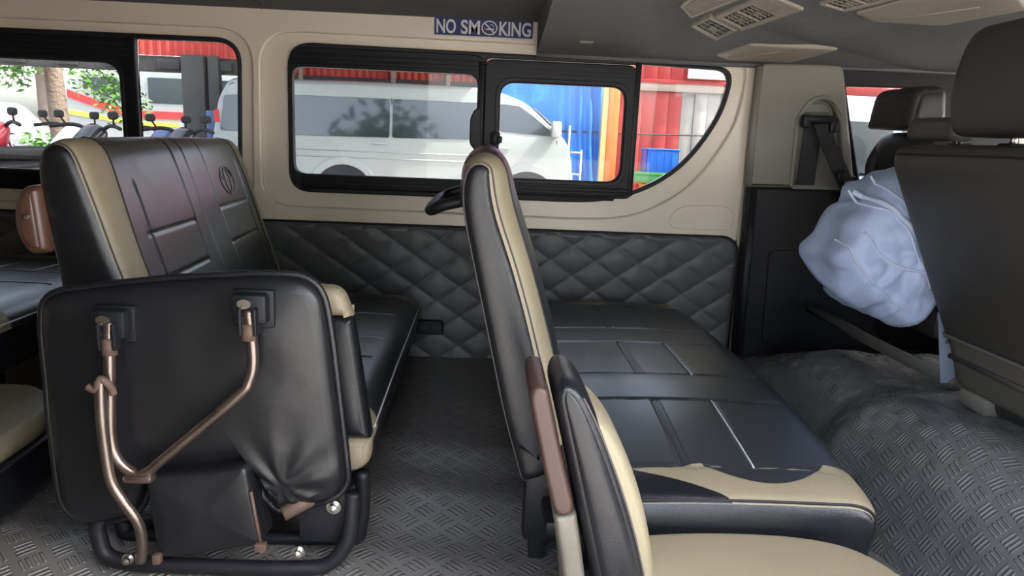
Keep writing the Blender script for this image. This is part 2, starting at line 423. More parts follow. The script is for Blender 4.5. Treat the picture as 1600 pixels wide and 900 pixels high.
edge = [(x, YW-.006, .434) for x in (XR, -1, 0, .757)]+[(.757+.055*math.sin(a), YW-.006, .379+.055*math.cos(a)) for a in (.3, .6, .9, 1.2, 1.57)]+[(.812, YW-.006, .0)]
tube('panel_piping', edge, .0035, 'black_thread', wall, 8)
# seat-belt socket in the lining
so = thing('belt_socket', (-.16, 2.17, .09), 'small black recessed socket plate on the quilted wall between the benches', 'socket')
plate('bezel', [rpoly([(-.203, .135, .012), (-.118, .135, .012), (-.118, .090, .012), (-.203, .090, .012)])], 2.19, .022, 'black_trim', so, .004)
for x in (-.180, -.140): plate('slot', [rpoly([(x-.016, .124, .007), (x+.016, .124, .007), (x+.016, .101, .007), (x-.016, .101, .007)])], 2.170, .004, 'black_plastic', so, .001)
for x in (-.180, -.140): plate('slot_insert', [rpoly([(x-.012, .119, .005), (x+.012, .119, .005), (x+.012, .106, .005), (x-.012, .106, .005)])], 2.167, .003, 'dark_hole', so, .0005)

# ---- windows
def struct(name, loc, label): return tag(thing(name, loc, label, None), None, None, None, 'structure')
def rr(x0, x1, z0, z1, r): return rpoly([(x0, z1, r), (x1, z1, r), (x1, z0, r), (x0, z0, r)])
w2 = struct('window_2', (0, YW, .52), 'long black-framed side window with a sliding pane and a swept front corner')
ins = lambda L, d: [Vector(p)+(Vector((.07, .74))-Vector(p)).normalized()*d for p in L]
LP = rr(-.583, -.033, .580, .893, .035); SP = rr(.037, .414, .592, .874, .045)
tri = rpoly([(.452, .945, .004), (.733, .938, .05), (.718, .835, .06), (.678, .752, .08), (.618, .667, .08), (.545, .606, .08), (.460, .566, .006)])
plate('gasket', [W2, LP, rr(-.010, .452, .545, .942, .02), tri], YW+.022, .026, 'rubber', w2, .005)
plate('frame', [rr(-.587, -.012, .540, .95, .04), LP], YW+.004, .014, 'black_trim', w2, .003)
sf = plate('slider_frame', [rr(-.012, .446, .548, .940, .03), SP], YW+.010, .022, 'black_trim', w2, .004)
plate('slider_lip', [rr(.022, .430, .577, .889, .055), rr(.034, .418, .589, .877, .048)], YW-.010, .006, 'black_plastic', sf, .002)
for z in (.900, .912, .926): box('top_rail', (-.585, YW-.012, z), (.452, YW-.004, z+.006), 'black_plastic', w2, .002)
for z in (.533, .545, .556, .567): box('sill_rail', (-.56, YW-.016, z), (.44 if z > .54 else .40, YW-.004, z+.006), 'black_plastic', w2, .002)
box('divider', (-.030, YW-.018, .545), (-.012, YW-.003, .930), 'black_trim', w2, .004)
box('divider', (.440, YW-.014, .550), (.458, YW+.0, .950), 'black_trim', w2, .004)
plate('pull', [rpoly([(-.040, .79, .008), (-.020, .80, .008), (-.018, .66, .008), (-.040, .675, .008), (-.052, .69, .01), (-.052, .765, .01)])], YW-.016, .016, 'black_plastic', w2, .004)
la = box('latch', (.012, YW-.030, .690), (.040, YW-.010, .728), 'black_plastic', w2, .005)
box('latch_thumb', (.030, YW-.036, .696), (.046, YW-.014, .716), 'black_trim', la, .003)
plate('pane', [rr(-.59, -.02, .57, .90, .03)], YW+.017, .004, 'window_glass', w2)
plate('slider_pane', [rr(.03, .42, .585, .88, .04)], YW+.005, .004, 'window_glass', w2)
plate('fixed_pane', [tri], YW+.022, .004, 'window_glass', w2)

w1 = struct('window_1', (-1.4, YW, .5), 'black-framed side window at the rear with sliding pane and fixed end pane')
S1 = rr(-1.90, -1.084, .562, .878, .05); FX = rpoly([(-1.038, .950, .006), (-.742, .953, .065), (-.755, .515, .06), (-1.052, .515, .006)])
plate('gasket', [W1, rr(-2.05, -1.045, .525, .945, .02), FX], YW+.022, .026, 'rubber', w1, .005)
sf = plate('slider_frame', [rr(-2.06, -1.040, .520, .950, .03), S1], YW+.008, .020, 'black_trim', w1, .004)
plate('slider_lip', [rr(-1.915, -1.070, .547, .893, .06), rr(-1.903, -1.081, .559, .881, .052)], YW-.010, .006, 'black_plastic', sf, .002)
for z in (.900, .915, .930): box('top_rail', (-2.06, YW-.014, z), (-1.045, YW-.004, z+.006), 'black_plastic', w1, .002)
for z in (.507, .520, .533, .546): box('sill_rail', (-2.06, YW-.016, z), (-1.045, YW-.004, z+.006), 'black_plastic', w1, .002)
box('divider', (-1.056, YW-.014, .520), (-1.034, YW+.002, .955), 'black_trim', w1, .004)
plate('slider_pane', [rr(-1.91, -1.075, .555, .885, .05)], YW+.004, .004, 'window_glass', w1)
plate('fixed_pane', [FX], YW+.022, .004, 'window_glass', w1)

w3 = struct('window_3', (1.3, YW, .6), "driver's door window in a black surround")
P3 = rpoly([(1.083, .908, .02), (1.385, .913, .02), (1.41, .62, .02), (1.180, .61, .02)])
plate('surround', [W3, P3], YW+.02, .03, 'black_trim', w3, .005)
plate('pane', [P3], YW+.026, .004, 'window_glass', w3)

# ---- door pillar trim: grey plastic above, black below
t1 = struct('trim_1', (.95, 2.16, .60), 'grey plastic pillar trim with an arched recess for the seat belt')
AR = rpoly([(.950, .602, .002), (.944, .80, .02), (.985, .862, .03), (1.040, .860, .03), (1.072, .79, .02), (1.112, .602, .002)])
plate('pillar_cover', [rpoly([(.806, .596, .004), (.800, .93, .01), (.815, .962, .015), (1.058, .968, .025), (1.145, .602, .004)]), AR], 2.190, .030, 'grey_plastic', t1, .008)
plate('recess', [rpoly([(.930, .598), (.925, .88), (1.08, .88), (1.13, .598)])], 2.194, .010, 'grey_plastic', t1)
plate('recess_rim', [rpoly([(.936, .600, .002), (.931, .81, .02), (.975, .876, .035), (1.045, .875, .035), (1.075, .82, .02), (1.072, .815, .002), (1.038, .864, .03), (.985, .866, .03), (.942, .80, .02), (.948, .600, .002)])], 2.164, .008, 'grey_plastic', t1, .003)
plate('belt_guide', [rpoly([(.955, .822, .01), (.965, .852, .02), (1.030, .855, .02), (1.045, .825, .008)])], 2.186, .012, 'grey_plastic', t1, .004)
tube('edge_roll', [(.812, 2.168, .60), (.806, 2.166, .75), (.806, 2.166, .95)], .012, 'grey_plastic', t1, 10)
t2 = struct('trim_2', (1.0, 2.15, .05), 'black plastic lower pillar lining beside the front seats')
plate('lining', [rpoly([(.818, .05, .01), (.806, .594, .006), (1.9, .604, .006), (1.9, -.06, .006), (.83, -.06)])], 2.190, .035, 'black_plastic', t2, .008)
plate('lining_pocket', [rpoly([(.905, .10, .01), (.895, .40, .02), (1.02, .41, .02), (1.03, .44, .02), (1.6, .45, .02), (1.6, .10, .01)])], 2.158, .008, 'black_plastic', t2, .003)
tube('lining_edge', [(.832, 2.150, .06), (.826, 2.148, .30), (.822, 2.152, .59)], .014, 'black_plastic', t2, 10)

# ---- ceiling: cloth headliner, lower over the cab
def ceil_z(x, y):
    if x < .14: return 1.050+.055*(YW-y)
    return .958+.12*(YW-y)
vs, fs = [], []
def sheet(x0, x1, nx, ny, fold):
    st = len(vs)
    for j in range(ny+1):
        for i in range(nx+1):
            x, y = x0+(x1-x0)*i/nx, .40+(YW-.40)*j/ny; z = ceil_z(x if fold else x0, y)
            if fold:
                z += .005*noise.noise(Vector((x*4, y*5, 0)))
                d = abs((y-1.72)-.55*(x-.43)) if x > .43 else 9
                z += .006*math.exp(-(d/.03)**2) + .010*math.exp(-((x-.40-.3*(y-1.7))/.05)**2)*(1 if y < 1.95 else max(0, (2.2-y)*4))
            vs.append((x, y, z))
    for j in range(ny):
        for i in range(nx): q = st+j*(nx+1)+i; fs.append((q, q+nx+1, q+nx+2, q+1))
sheet(XR, .1399, 30, 20, False); sheet(.14, XF, 90, 70, True)
b0 = len(vs); n_ = 40
for i in range(n_+1):
    y = .40+(YW-.40)*i/n_; vs += [(.14, y, ceil_z(.2, y)), (.14, y, ceil_z(0, y)+.005)]
for i in range(n_): fs.append((b0+2*i, b0+2*i+1, b0+2*i+3, b0+2*i+2))
ce = mesh('ceiling', vs, fs, 'headliner'); tag(ce, 'dark grey cloth headliner of the van', None, None, 'structure')
box('roof_skin', (XR, .36, 1.26), (XF, 2.27, 1.285), 'white_car', ce, .01)
for x in (-.66,): tube('headliner_seam', [(x, 2.17, 1.048), (x+.03, 1.9, 1.062), (x+.06, 1.4, 1.09)], .004, 'headliner', ce, 6)
tube('edge_welt', [(.14, YW-.012, .958), (.3, YW-.014, .957), (.6, YW-.014, .956), (.80, YW-.014, .957), (1.06, YW-.02, .962), (1.7, YW-.02, .965)], .008, 'headliner', ce, 8)
box('grab_mount', (.245, 2.02, .975), (.285, 2.05, .982), 'grey_plastic', ce, .003)
# rear bulkhead and the near side behind the open sliding door
wr = box('wall_rear', (XR-.03, .40, -.1), (XR, 2.25, 1.26), 'cream_paint', None, .004); tag(wr, 'cream rear end of the van', None, None, 'structure')
wn = box('wall_right', (XR, .36, -.1), (-.33, .40, 1.26), 'cream_paint', None, .004); tag(wn, 'cream near side wall of the van behind the door opening', None, None, 'structure')

for nm, a, b in (('door_sill', (.70, .36, -.1), (XF, .40, .50)), ('door_header', (-.33, .36, 1.06), (XF, .40, 1.26)), ('door_post', (.70, .36, .50), (.82, .40, 1.06)), ('door_post', (1.75, .36, .50), (XF, .40, 1.06))): box(nm, a, b, 'cream_paint', wn, .004)
wf = tag(thing('wall_front', (XF, 1.3, 0), 'front end of the cab below the windscreen', None), None, None, None, 'structure')
box('bulkhead', (XF-.02, .40, -.1), (XF+.02, 2.25, .62), 'black_plastic', wf, .01); box('dashboard', (1.98, .45, .30), (XF, 2.15, .60), 'black_plastic', wf, .04, None, 3)
box('header', (XF-.02, .40, 1.0), (XF+.02, 2.25, 1.26), 'cream_paint', wf, .01)
# ---- sign
sg = thing('no_smoking_sign', (-.02, 2.18, 1.0), 'blue and white NO SMOKING sticker above the long side window', 'sign')
sx0, sx1, sz0, sz1 = -.165, .126, 1.002, 1.052
plate('white_backing', [rr(sx0-.003, sx1+.003, sz0-.003, sz1+.004, .002)], YW-.003, .003, 'sign_white', sg)
plate('blue_field', [rr(sx0, sx1, sz0, sz1, .001)], YW-.0058, .0012, 'sign_blue', sg)
def text(name, s, x0, x1, z0, z1, y, m, parent, bold=.012):
    cu = bpy.data.curves.new('t', 'FONT'); cu.body = s; cu.size = 1; cu.offset = bold; cu.extrude = .004
    ob = bpy.data.objects.new('t', cu); me = bpy.data.meshes.new_from_object(ob)
    xs = [v.co.x for v in me.vertices]; ys = [v.co.y for v in me.vertices]; a, b, c, d = min(xs), max(xs), min(ys), max(ys)
    for v in me.vertices:
        v.co = Vector((x0+(v.co.x-a)/(b-a)*(x1-x0), y-.0006-v.co.z*.1, z0+(v.co.y-c)/(d-c)*(z1-z0)))
    me.materials.clear(); me.materials.append(MATS[m]); me.name = name
    bpy.data.objects.remove(ob); bpy.data.curves.remove(cu)
    return link(bpy.data.objects.new(name, me), parent)
TY = YW-.0072
text('lettering', 'NO', -.159, -.102, 1.0065, 1.0465, TY, 'sign_white', sg, .022)
text('lettering', 'SM', -.087, -.031, 1.0065, 1.0465, TY, 'sign_white', sg, .022)
text('lettering', 'KING', .026, .120, 1.0065, 1.0465, TY, 'sign_white', sg, .022)
cx, cz = -.003, 1.0268
ring = [Vector((cx+.0235*math.cos(a*PI/24), cz+.0205*math.sin(a*PI/24))) for a in range(48)]
ring2 = [Vector((cx+.0200*math.cos(a*PI/24), cz+.0170*math.sin(a*PI/24))) for a in range(48)]
plate('ring', [ring, ring2], TY, .001, 'sign_white', sg)
plate('slash', [[(cx-.016, cz+.012), (cx-.012, cz+.014), (cx+.016, cz-.012), (cx+.012, cz-.014)]], TY, .001, 'sign_white', sg)
plate('cigarette', [[(cx-.010, cz-.006), (cx-.010, cz-.002), (cx+.014, cz-.001), (cx+.014, cz-.005)]], TY, .0008, 'sign_white', sg)
plate('ember', [[(cx-.0165, cz-.0075), (cx-.0165, cz-.001), (cx-.011, cz-.0015), (cx-.011, cz-.0065)]], TY, .0009, 'sign_red', sg)
tubes('smoke', [cr([(cx+.002, TY-.0005, cz+.007), (cx+.006, TY-.0005, cz+.010), (cx+.010, TY-.0005, cz+.007), (cx+.013, TY-.0005, cz+.003)], 4)], .0009, 'sign_white', sg)

# ---- overhead vents and folded visors, lying against the sloped headliner
def q4(c, s, t, h):                      # point on the headliner patch with corners c = (rear-near, front-near, front-far, rear-far), h below it
    a = Vector(c[0]).lerp(Vector(c[1]), s); b = Vector(c[3]).lerp(Vector(c[2]), s); p = a.lerp(b, t)
    return Vector((p.x, p.y, ceil_z(p.x, p.y)-h))
def slab(bm, c, s0, s1, t0, t1, h0, h1):
    v = [bm.verts.new(q4(c, s, t, h)) for h in (h0, h1) for s, t in ((s0, t0), (s1, t0), (s1, t1), (s0, t1))]
    for f in ((0, 1, 2, 3), (4, 5, 6, 7), (0, 1, 5, 4), (1, 2, 6, 5), (2, 3, 7, 6), (3, 0, 4, 7)): bm.faces.new([v[i] for i in f])
def vent(c, label, cells):
    th = thing('air_vent', (c[0][0], c[0][1], ceil_z(*c[0])), label, 'vent', 'overhead air vents above the cab')
    bm = bmesh.new()
    for a in ((0, 1, 0, .13), (0, 1, .87, 1), (0, .06, .13, .87), (.94, 1, .13, .87)): slab(bm, c, *a, -.01, .005)
    fr = bm_obj('vent_frame', bm, 'beige_plastic', th); bv = fr.modifiers.new('b', 'BEVEL'); bv.width = .002; bv.segments = 2
    bm = bmesh.new(); slab(bm, c, .05, .95, .12, .88, -.01, .001); bm_obj('vent_well', bm, 'dark_hole', th)
    for (s0, s1, kind) in cells:
        if kind == 'grille':
            bm = bmesh.new(); slab(bm, c, s0, s1, .16, .84, 0, .0035); g = bm_obj('grille_plate', bm, 'beige_plastic', th)
            for k in range(7):
                t = .22+.09*k; bm = bmesh.new(); slab(bm, c, s0+.02, s1-.02, t, t+.03, .003, .0048); bm_obj('grille_rib', bm, 'beige_plastic', g)
        else:
            for k in range(3):
                t = .27+.2*k; bm = bmesh.new(); slab(bm, c, s0+.01, s1-.01, t, t+.03, 0, .003); bm_obj('louvre', bm, 'grey_plastic', th)
            for k in range(3):
                s = s0+(s1-s0)*(.2+.25*k); bm = bmesh.new(); slab(bm, c, s, s+.012, .2, .8, .001, .003); bm_obj('vane', bm, 'beige_plastic', th)
            bm = bmesh.new(); slab(bm, c, s1-.015, s1+.015, .13, .87, 0, .0045); bm_obj('divider', bm, 'beige_plastic', th)
            bm = bmesh.new(); slab(bm, c, s0+(s1-s0)*.35, s0+(s1-s0)*.6, .42, .60, .002, .005); bm_obj('thumb_tab', bm, 'grey_plastic', th)
vent([(.518, 1.745), (.618, 1.838), (.598, 1.940), (.497, 1.828)], 'small square beige air vent on the headliner', [(.08, .90, 'v')])
vent([(.530, 1.745), (.585, 1.575), (.706, 1.662), (.632, 1.842)], 'long beige overhead vent panel with louvres and a ribbed grille', [(.08, .36, 'v'), (.38, .66, 'v'), (.67, .93, 'grille')])
vent([(.428, 1.680), (.440, 1.56), (.545, 1.60), (.478, 1.762)], 'beige ribbed vent at the rear of the cab headliner, cut off above', [(.08, .9, 'grille')])
vent([(.720, 1.62), (.760, 1.50), (.860, 1.56), (.800, 1.66)], 'beige overhead vent furthest forward, cut by the top of the photo', [(.08, .5, 'v'), (.52, .9, 'v')])
def visor(pts, label, ridge):
    th = thing('sun_visor', (pts[0][0], pts[0][1], ceil_z(*pts[0])), label, 'visor', 'beige visors folded against the headliner')
    lp = rpoly([(*p, .012) for p in pts], 5); K = len(lp); c = sum(lp, Vector((0, 0)))/K; vs = []; fs = []
    for sc, h in ((1, -.012), (1, .002), (.99, .0055), (.95, .007), (.5, .008)):
        for p in lp: q = c+(p-c)*sc; vs.append((q.x, q.y, ceil_z(q.x, q.y)-h))
    for r in range(4):
        for i in range(K): fs.append((r*K+i, r*K+(i+1) % K, (r+1)*K+(i+1) % K, (r+1)*K+i))
    fs.append(tuple(range(4*K, 5*K)))
    mesh('visor_panel', vs, fs, 'beige_plastic', th)
    tube('visor_crease', [(x, y, ceil_z(x, y)-.007) for x, y in ridge], .003, 'beige_plastic', th, 8)
visor([(.645, 2.085), (.700, 1.965), (.945, 1.965), (.885, 2.125), (.70, 2.13)], 'beige folded visor above the door pillar', [(.685, 2.09), (.76, 2.035), (.80, 2.00)])
visor([(.825, 1.665), (.885, 1.540), (1.08, 1.50), (1.165, 1.580), (1.065, 1.718), (.90, 1.715)], 'larger beige folded visor near the top right of the headliner', [(.90, 1.69), (.97, 1.64), (1.05, 1.57)])
#PART3
# ================================================================== SEATS
def ribbon(name, pts, wdir, wd, th, m, parent=None):
    pts = [Vector(p) for p in pts]; wv = Vector(wdir).normalized()*wd/2; vs = []; fs = []; K = len(pts)
    for i, p in enumerate(pts):
        t = (pts[min(K-1, i+1)]-pts[max(0, i-1)]).normalized(); n = t.cross(wv).normalized()*th/2
        vs += [p-wv-n, p+wv-n, p+wv+n, p-wv+n]
    for i in range(K-1):
        for k in range(4): fs.append((i*4+k, i*4+(k+1) % 4, (i+1)*4+(k+1) % 4, (i+1)*4+k))
    fs += [(3, 2, 1, 0), tuple((K-1)*4+k for k in range(4))]
    return mesh(name, vs, fs, m, parent, False)

def bench(label, bsec, bc, yb, csec, yc, y1, shear, zsag, emblem=False, BR=.12, BI=.042, TW=.037):
    """two-place bench: bsec / csec are the outlines of backrest and cushion; bc(z) the backrest's centre line"""
    root = thing('passenger_bench', (csec[0][0], (yc+y1)/2, 0), label, 'seat', 'black and tan bench seats along the far side')
    # ---------------- backrest
    zt = max(p[1] for p in bsec)
    def wt(p):
        f = max(0, min(1, (p.x-bc(p.y)+.02)/.04)); top = max(0, min(1, (p.y-(zt-.07))/.06))
        return .12+.88*f*(1-.6*top)+.30*top
    B = Loft(rpoly(bsec), yb, y1, BR, BI, wt, shear, 240, .004)
    front = [i for i in range(B.N) if B.P[i].x > bc(B.P[i].y)]
    vf = lambda z: min(front, key=lambda i: abs(B.P[i].y-z))/B.N
    zb = .16; v0 = vf(zb); vtop = max(range(B.N), key=lambda i: B.P[i].y)/B.N; v1 = vtop+.035
    Ln = y1-yb; Y = lambda f: yb+f*Ln
    inn = lambda t: TW*(1-.55*max(0, .4-t)*2+.22*max(0, t-.75)*4+.10*math.sin(t*9))         # tan strip: inner edge along the height
    for (ya, yb_, za) in ((.13, .40, .505), (.13, .40, .425), (.60, .87, .515), (.60, .87, .432)): B.groove((Y(ya), vf(za)), (Y(yb_), vf(za)), .0032, .0026)
    for f, za, zz in ((.145, .19, .60), (.40, .17, zt), (.47, .17, zt), (.60, .17, zt), (.87, .17, .62)): B.groove((Y(f), vf(za)), (Y(f+.004), v1 if zz == zt else vf(zz)), .0028, .0026)
    B.patch('centre_panel', inn, lambda t: 1-inn(t), v0, v1, 'seat_leather', root, 230, 150)
    tag(B.patch('edge_strip', 0, inn, v0, v1, 'tan_leather', root, 14, 60), 'tan leather edge strip')
    tag(B.patch('edge_strip', lambda t: 1-inn(t), 1, v0, v1, 'tan_leather', root, 14, 60), 'tan leather edge strip')
    B.patch('back_cover', 0, 1, v1, v0+1, 'black_leather', root, 40, 60)
    sp = B.cap('side_panel', 0, 'black_leather', root, .010); B.cap('side_panel', 1, 'black_leather', root, .010)
    tube('side_seam', [B.S(.0015, i/120, .0004) for i in range(120)], .0014, 'thread', sp, 6, True)
    for k in range(2): tube('panel_welt', [B.S(inn(t/40) if k == 0 else 1-inn(t/40), v0+(v1-v0)*t/40, .0004) for t in range(41)], .0018, 'black_thread', root, 6)
    if emblem:
        c = (Y(.735), vf(.575)); ov = lambda a, b, dy=0, da=0: [B.S((c[0]+dy+a*math.cos(q*PI/16)-yb)/Ln, c[1]+(da+b*math.sin(q*PI/16))/B.per, .0006, False) for q in range(32)]
        em = tube('emblem', ov(.052, .036), .0016, 'seat_leather', root, 6, True)
        tube('emblem_oval', ov(.018, .032), .0013, 'seat_leather', em, 6, True); tube('emblem_bar', ov(.038, .014, 0, .014), .0013, 'seat_leather', em, 6, True)
    # ---------------- cushion
    def sag(P): return Vector((P.x, P.y, P.z-zsag*max(0, min(1, (yc+.40-P.y)/.38))**1.4))
    Cc = Loft(rpoly(csec), yc, y1, .05, .016, None, 0, 260, .004, sag)
    xs = [p[0] for p in csec]; zt2 = max(p[1] for p in csec); x0, x1 = min(xs), max(xs)
    vt0 = Cc.v(x1-.004, zt2-.05); vt1 = Cc.v(x0+.01, zt2)
    vx = lambda x: Cc.v(x, zt2)
    Lc = y1-yc; F_ = lambda y: (y-yc)/Lc
    tw = lambda t: F_(yc+.078+.016*math.sin(t*5))
    rows = [(yc+.075, yc+.30), (yc+.43, yc+.66), (yc+.79, y1-.10)]
    for (a, b) in rows:
        for y in (a, b):
            Cc.groove((y, vx(x1-.05)), (y, vx(x0+.05)), .003, .003)
    sx = [x0+(x1-x0)*f for f in (.40, .63)]
    for (a, b) in rows:
        for x in sx: Cc.groove((a, vx(x)), (b, vx(x)), .003, .0028)
        Cc.groove((a, vx(sx[0]+.008)), (b, vx(sx[0]+.008)), .002, .003)
    Cc.patch('cushion_top', tw, lambda t: 1-tw(t), vt0, vt1, 'seat_leather', root, 250, 180)
    for k in range(2):
        s = tag(Cc.patch('cushion_band', 0 if k == 0 else (lambda t: 1-tw(t)), tw if k == 0 else 1, vt0, vt1, 'tan_leather', root, 12, 60), 'tan leather band at the end of the cushion')
        lens = lambda t, k=k: tw(.17+.40*t)-.052*math.sin(PI*min(1, max(0, t)))**.8 if k == 0 else 1-tw(.17+.40*t)+.052*math.sin(PI*t)**.8
        Cc.patch('inset', (lambda t: lens(t)) if k == 0 else (lambda t: 1-tw(.17+.40*t)), (lambda t: tw(.17+.40*t)) if k == 0 else (lambda t: lens(t)), vt0+(vt1-vt0)*.17, vt0+(vt1-vt0)*.57, 'seat_leather', s, 10, 40, .0012)
        wedge = lambda t: .058*min(1, t*1.6)**.8
        Cc.patch('inset', 0 if k == 0 else (lambda t: 1-wedge(t)), wedge if k == 0 else 1, vt0+(vt1-vt0)*.52, vt1, 'black_leather', s, 8, 40, .0012)
    Cc.patch('cushion_skirt', 0, 1, vt1, vt0+1, 'black_leather', root, 40, 60)
    Cc.cap('cushion_end', 0, 'black_leather', root, .010); Cc.cap('cushion_end', 1, 'black_leather', root, .010)
    tube('end_welt', [Cc.S(.0015, i/140, .0006) for i in range(140)], .0022, 'black_thread', root, 6, True)
    tube('front_piping', [Cc.S(.05+.9*i/60, vt0+.012, .0005) for i in range(61)], .0020, 'piping_and_highlight', root, 6)
    for (a, b) in rows[:2]: tube('seam_highlight', [Cc.S(F_(a+(b-a)*i/20), vx(sx[1]), .0004, False)-Vector((0, 0, .0012)) for i in range(21)], .0016, 'piping_and_highlight', root, 6)  # whitish highlight along the cushion seams, drawn in as thin pale tubes
    # ---------------- under-frame
    xb = bc(.16)-.01; zc = min(p[1] for p in csec)
    box('recliner_cover', (xb-.03, yb+.01, .03), (xb+.05, yb+.05, .165), 'black_plastic', root, .010)
    for y in (yb+.03, y1-.06):
        for x in (xb-.005, x1-.10): box('leg', (x-.012, y-.018, -.004), (x+.014, y+.018, zc+.03), 'black_plastic', root, .004)
    box('seat_pan', (xb, yc+.06, zc-.012), (x1-.03, y1-.03, zc+.012), 'black_plastic', root, .005)
    for x in (xb+.02, x1-.10): tube('rail', [(x, yc+.08, zc-.012), (x, y1-.04, zc-.012)], .012, 'black_plastic', root, 8)
    return root, B

bB = lambda z: .125-(z-.15)*.235
seatB, loftB = bench('black and tan bench in the middle, backrest seen edge-on, cushion to its right',
    [(.075, .145, .01), (.040, .263, .05), (-.004, .454, .1), (-.038, .60, .06), (-.040, .668, .04), (-.004, .692, .03), (.036, .676, .035), (.052, .612, .08), (.084, .527, .1), (.108, .452, .1), (.134, .358, .1), (.158, .28, .05), (.185, .145, .01)],
    bB, 1.08, [(.13, .105, .02), (.13, .236, .02), (.36, .243, .1), (.590, .238, .035), (.622, .205, .035), (.600, .105, .03)], .945, 2.09, 0, .038)
hd = tube('grab_handle', cr([(-.02, 1.56, .575), (-.085, 1.555, .560), (-.118, 1.575, .545), (-.122, 1.66, .545), (-.122, 1.86, .545), (-.118, 1.94, .545), (-.085, 1.965, .56), (-.02, 1.96, .575)], 6), .013, 'black_plastic', seatB, 10)
for y in (1.56, 1.96): box('handle_mount', (-.055, y-.022, .555), (-.010, y+.022, .615), 'black_plastic', seatB, .010)

bA = lambda z: -.625-(z-.15)*.11
seatA, loftA = bench('black and tan bench with a broad upright backrest behind the folded jump seat',
    [(-.690, .145, .01), (-.704, .414, .1), (-.730, .60, .06), (-.728, .655, .04), (-.700, .680, .03), (-.662, .668, .035), (-.633, .590, .08), (-.597, .463, .1), (-.556, .345, .08), (-.500, .145, .01)],
    bA, 1.19, [(-.62, .105, .02), (-.62, .236, .02), (-.42, .243, .1), (-.215, .240, .035), (-.178, .205, .035), (-.200, .105, .03)], 1.15, 2.09, -.055, .02, True, .045, .020, .078)
bp = Loft(rpoly([(-.748, .600, .018), (-.722, .598, .01), (-.715, .490, .01), (-.748, .482, .02), (-.768, .520, .02), (-.766, .570, .02)]), 1.17, 1.26, .02, .012).solid('grab_pad', 'brown_pad', seatA, .004)
tag(bp, 'brown leather grab pad on the rear of the backrest'); box('pad_bolt', (-.742, 1.160, .545), (-.734, 1.172, .553), 'steel', bp, .002)

bC = lambda z: -1.43-(z-.15)*.2
seatC, loftC = bench('rear row bench at the left edge, only its black cushion in view',
    [(-1.50, .145, .01), (-1.53, .414, .1), (-1.57, .60, .06), (-1.57, .66, .04), (-1.535, .69, .03), (-1.50, .67, .035), (-1.47, .59, .08), (-1.43, .463, .1), (-1.39, .345, .08), (-1.33, .145, .01)],
    bC, 1.50, [(-1.45, .19, .02), (-1.45, .318, .02), (-1.25, .325, .1), (-1.015, .322, .035), (-.975, .290, .035), (-.985, .20, .03)], 1.38, 2.09, 0, .0)

def flat(sec, z0, z1, R, inset): return Loft(sec, z0, z1, R, inset, None, 0, 160, 0, lambda P: Vector((P.x, P.z, P.y)))
# ---- rear row jump seat, unfolded (left edge)
jc = thing('jump_seat', (-1.05, 1.2, 0), 'unfolded jump seat at the left edge with a tan cushion over a black skirt', 'seat', 'folding aisle seats')
flat(rpoly([(-1.35, 1.03, .04), (-1.35, 1.46, .03), (-.925, 1.465, .06), (-.822, 1.33, .06), (-.812, 1.03, .05)]), .112, .158, .03, .02).solid('cushion', 'tan_leather', jc, .010, 16)
flat(rpoly([(-1.35, 1.03, .04), (-1.35, 1.455, .03), (-.92, 1.458, .06), (-.812, 1.33, .06), (-.802, 1.03, .05)]), .030, .115, .01, .006).solid('skirt', 'black_leather', jc, .002, 10)
tube('welt', [(v[0], v[1], .115) for v in rpoly([(-1.35, 1.03, .04), (-1.35, 1.46, .03), (-.92, 1.46, .06), (-.813, 1.33, .06), (-.803, 1.03, .05)])], .0025, 'black_thread', jc, 6, True)
for x in (-1.28, -.90):
    for y in (1.08, 1.40): box('leg', (x-.012, y-.012, -.003), (x+.012, y+.012, .04), 'black_plastic', jc, .003)

# ---- folded jump seat in the foreground
ja = thing('jump_seat', (-.42, 1.05, 0), 'folded-up jump seat in the left foreground, bent bronze legs on its black underside', 'seat', 'folding aisle seats')
PO = rpoly([(-.652, .415, .035), (-.640, .452, .03), (-.476, .478, .1), (-.317, .492, .08), (-.243, .488, .05), (-.228, .400, .1), (-.209, .215, .08), (-.203, .150, .04), (-.250, .124, .05), (-.318, .110, .02), (-.338, .150, .02), (-.358, .190, .02), (-.50, .178, .03), (-.535, .10, .02), (-.610, .078, .03), (-.648, .105, .03), (-.652, .20, .08)])
def rumple(P):
    d = Vector((P.x+.30, P.z-.16)); a = math.atan2(d.y, d.x); r = d.length
    if P.y < 1.06: P.y += .0035*math.sin(a*9+2)*math.exp(-(r/.085)**2)*min(1, r/.02) + .0022*noise.noise(Vector((P.x*14, P.z*14, 2)))
    return P
pad = Loft(PO, 1.022, 1.085, .026, .020, None, 0, 260, .002, rumple)
class _P: pass
def pillow_front(L, name, m, parent, dome, rings=26):
    vs = []; fs = []; K = L.N; c = Vector((-.41, L.y0, .30))
    ring0 = [L.S(0, i/K) for i in range(K)]
    for r in range(rings+1):
        f = 1-r/rings*.96
        for p in ring0:
            q = c+(p-c)*f; q.y = L.y0-dome*(1-f**4); vs.append(rumple(q))
    for r in range(rings):
        for i in range(K): fs.append((r*K+i, (r+1)*K+i, (r+1)*K+(i+1) % K, r*K+(i+1) % K))
    e = Vector(c); e.y = L.y0-dome; vs.append(rumple(e))
    for i in range(K): fs.append((rings*K+i, len(vs)-1, rings*K+(i+1) % K))
    return mesh(name, vs, fs, m, parent)
pu = pillow_front(pad, 'underside', 'pad_vinyl', ja, .010)
pad.patch('cushion_edge', 0, 1, 0, 1, 'pad_vinyl', ja, 14, 260)
mesh('cushion_back', [pad.S(1, i/260) for i in range(260)], [tuple(range(260))], 'pad_vinyl', ja, False)
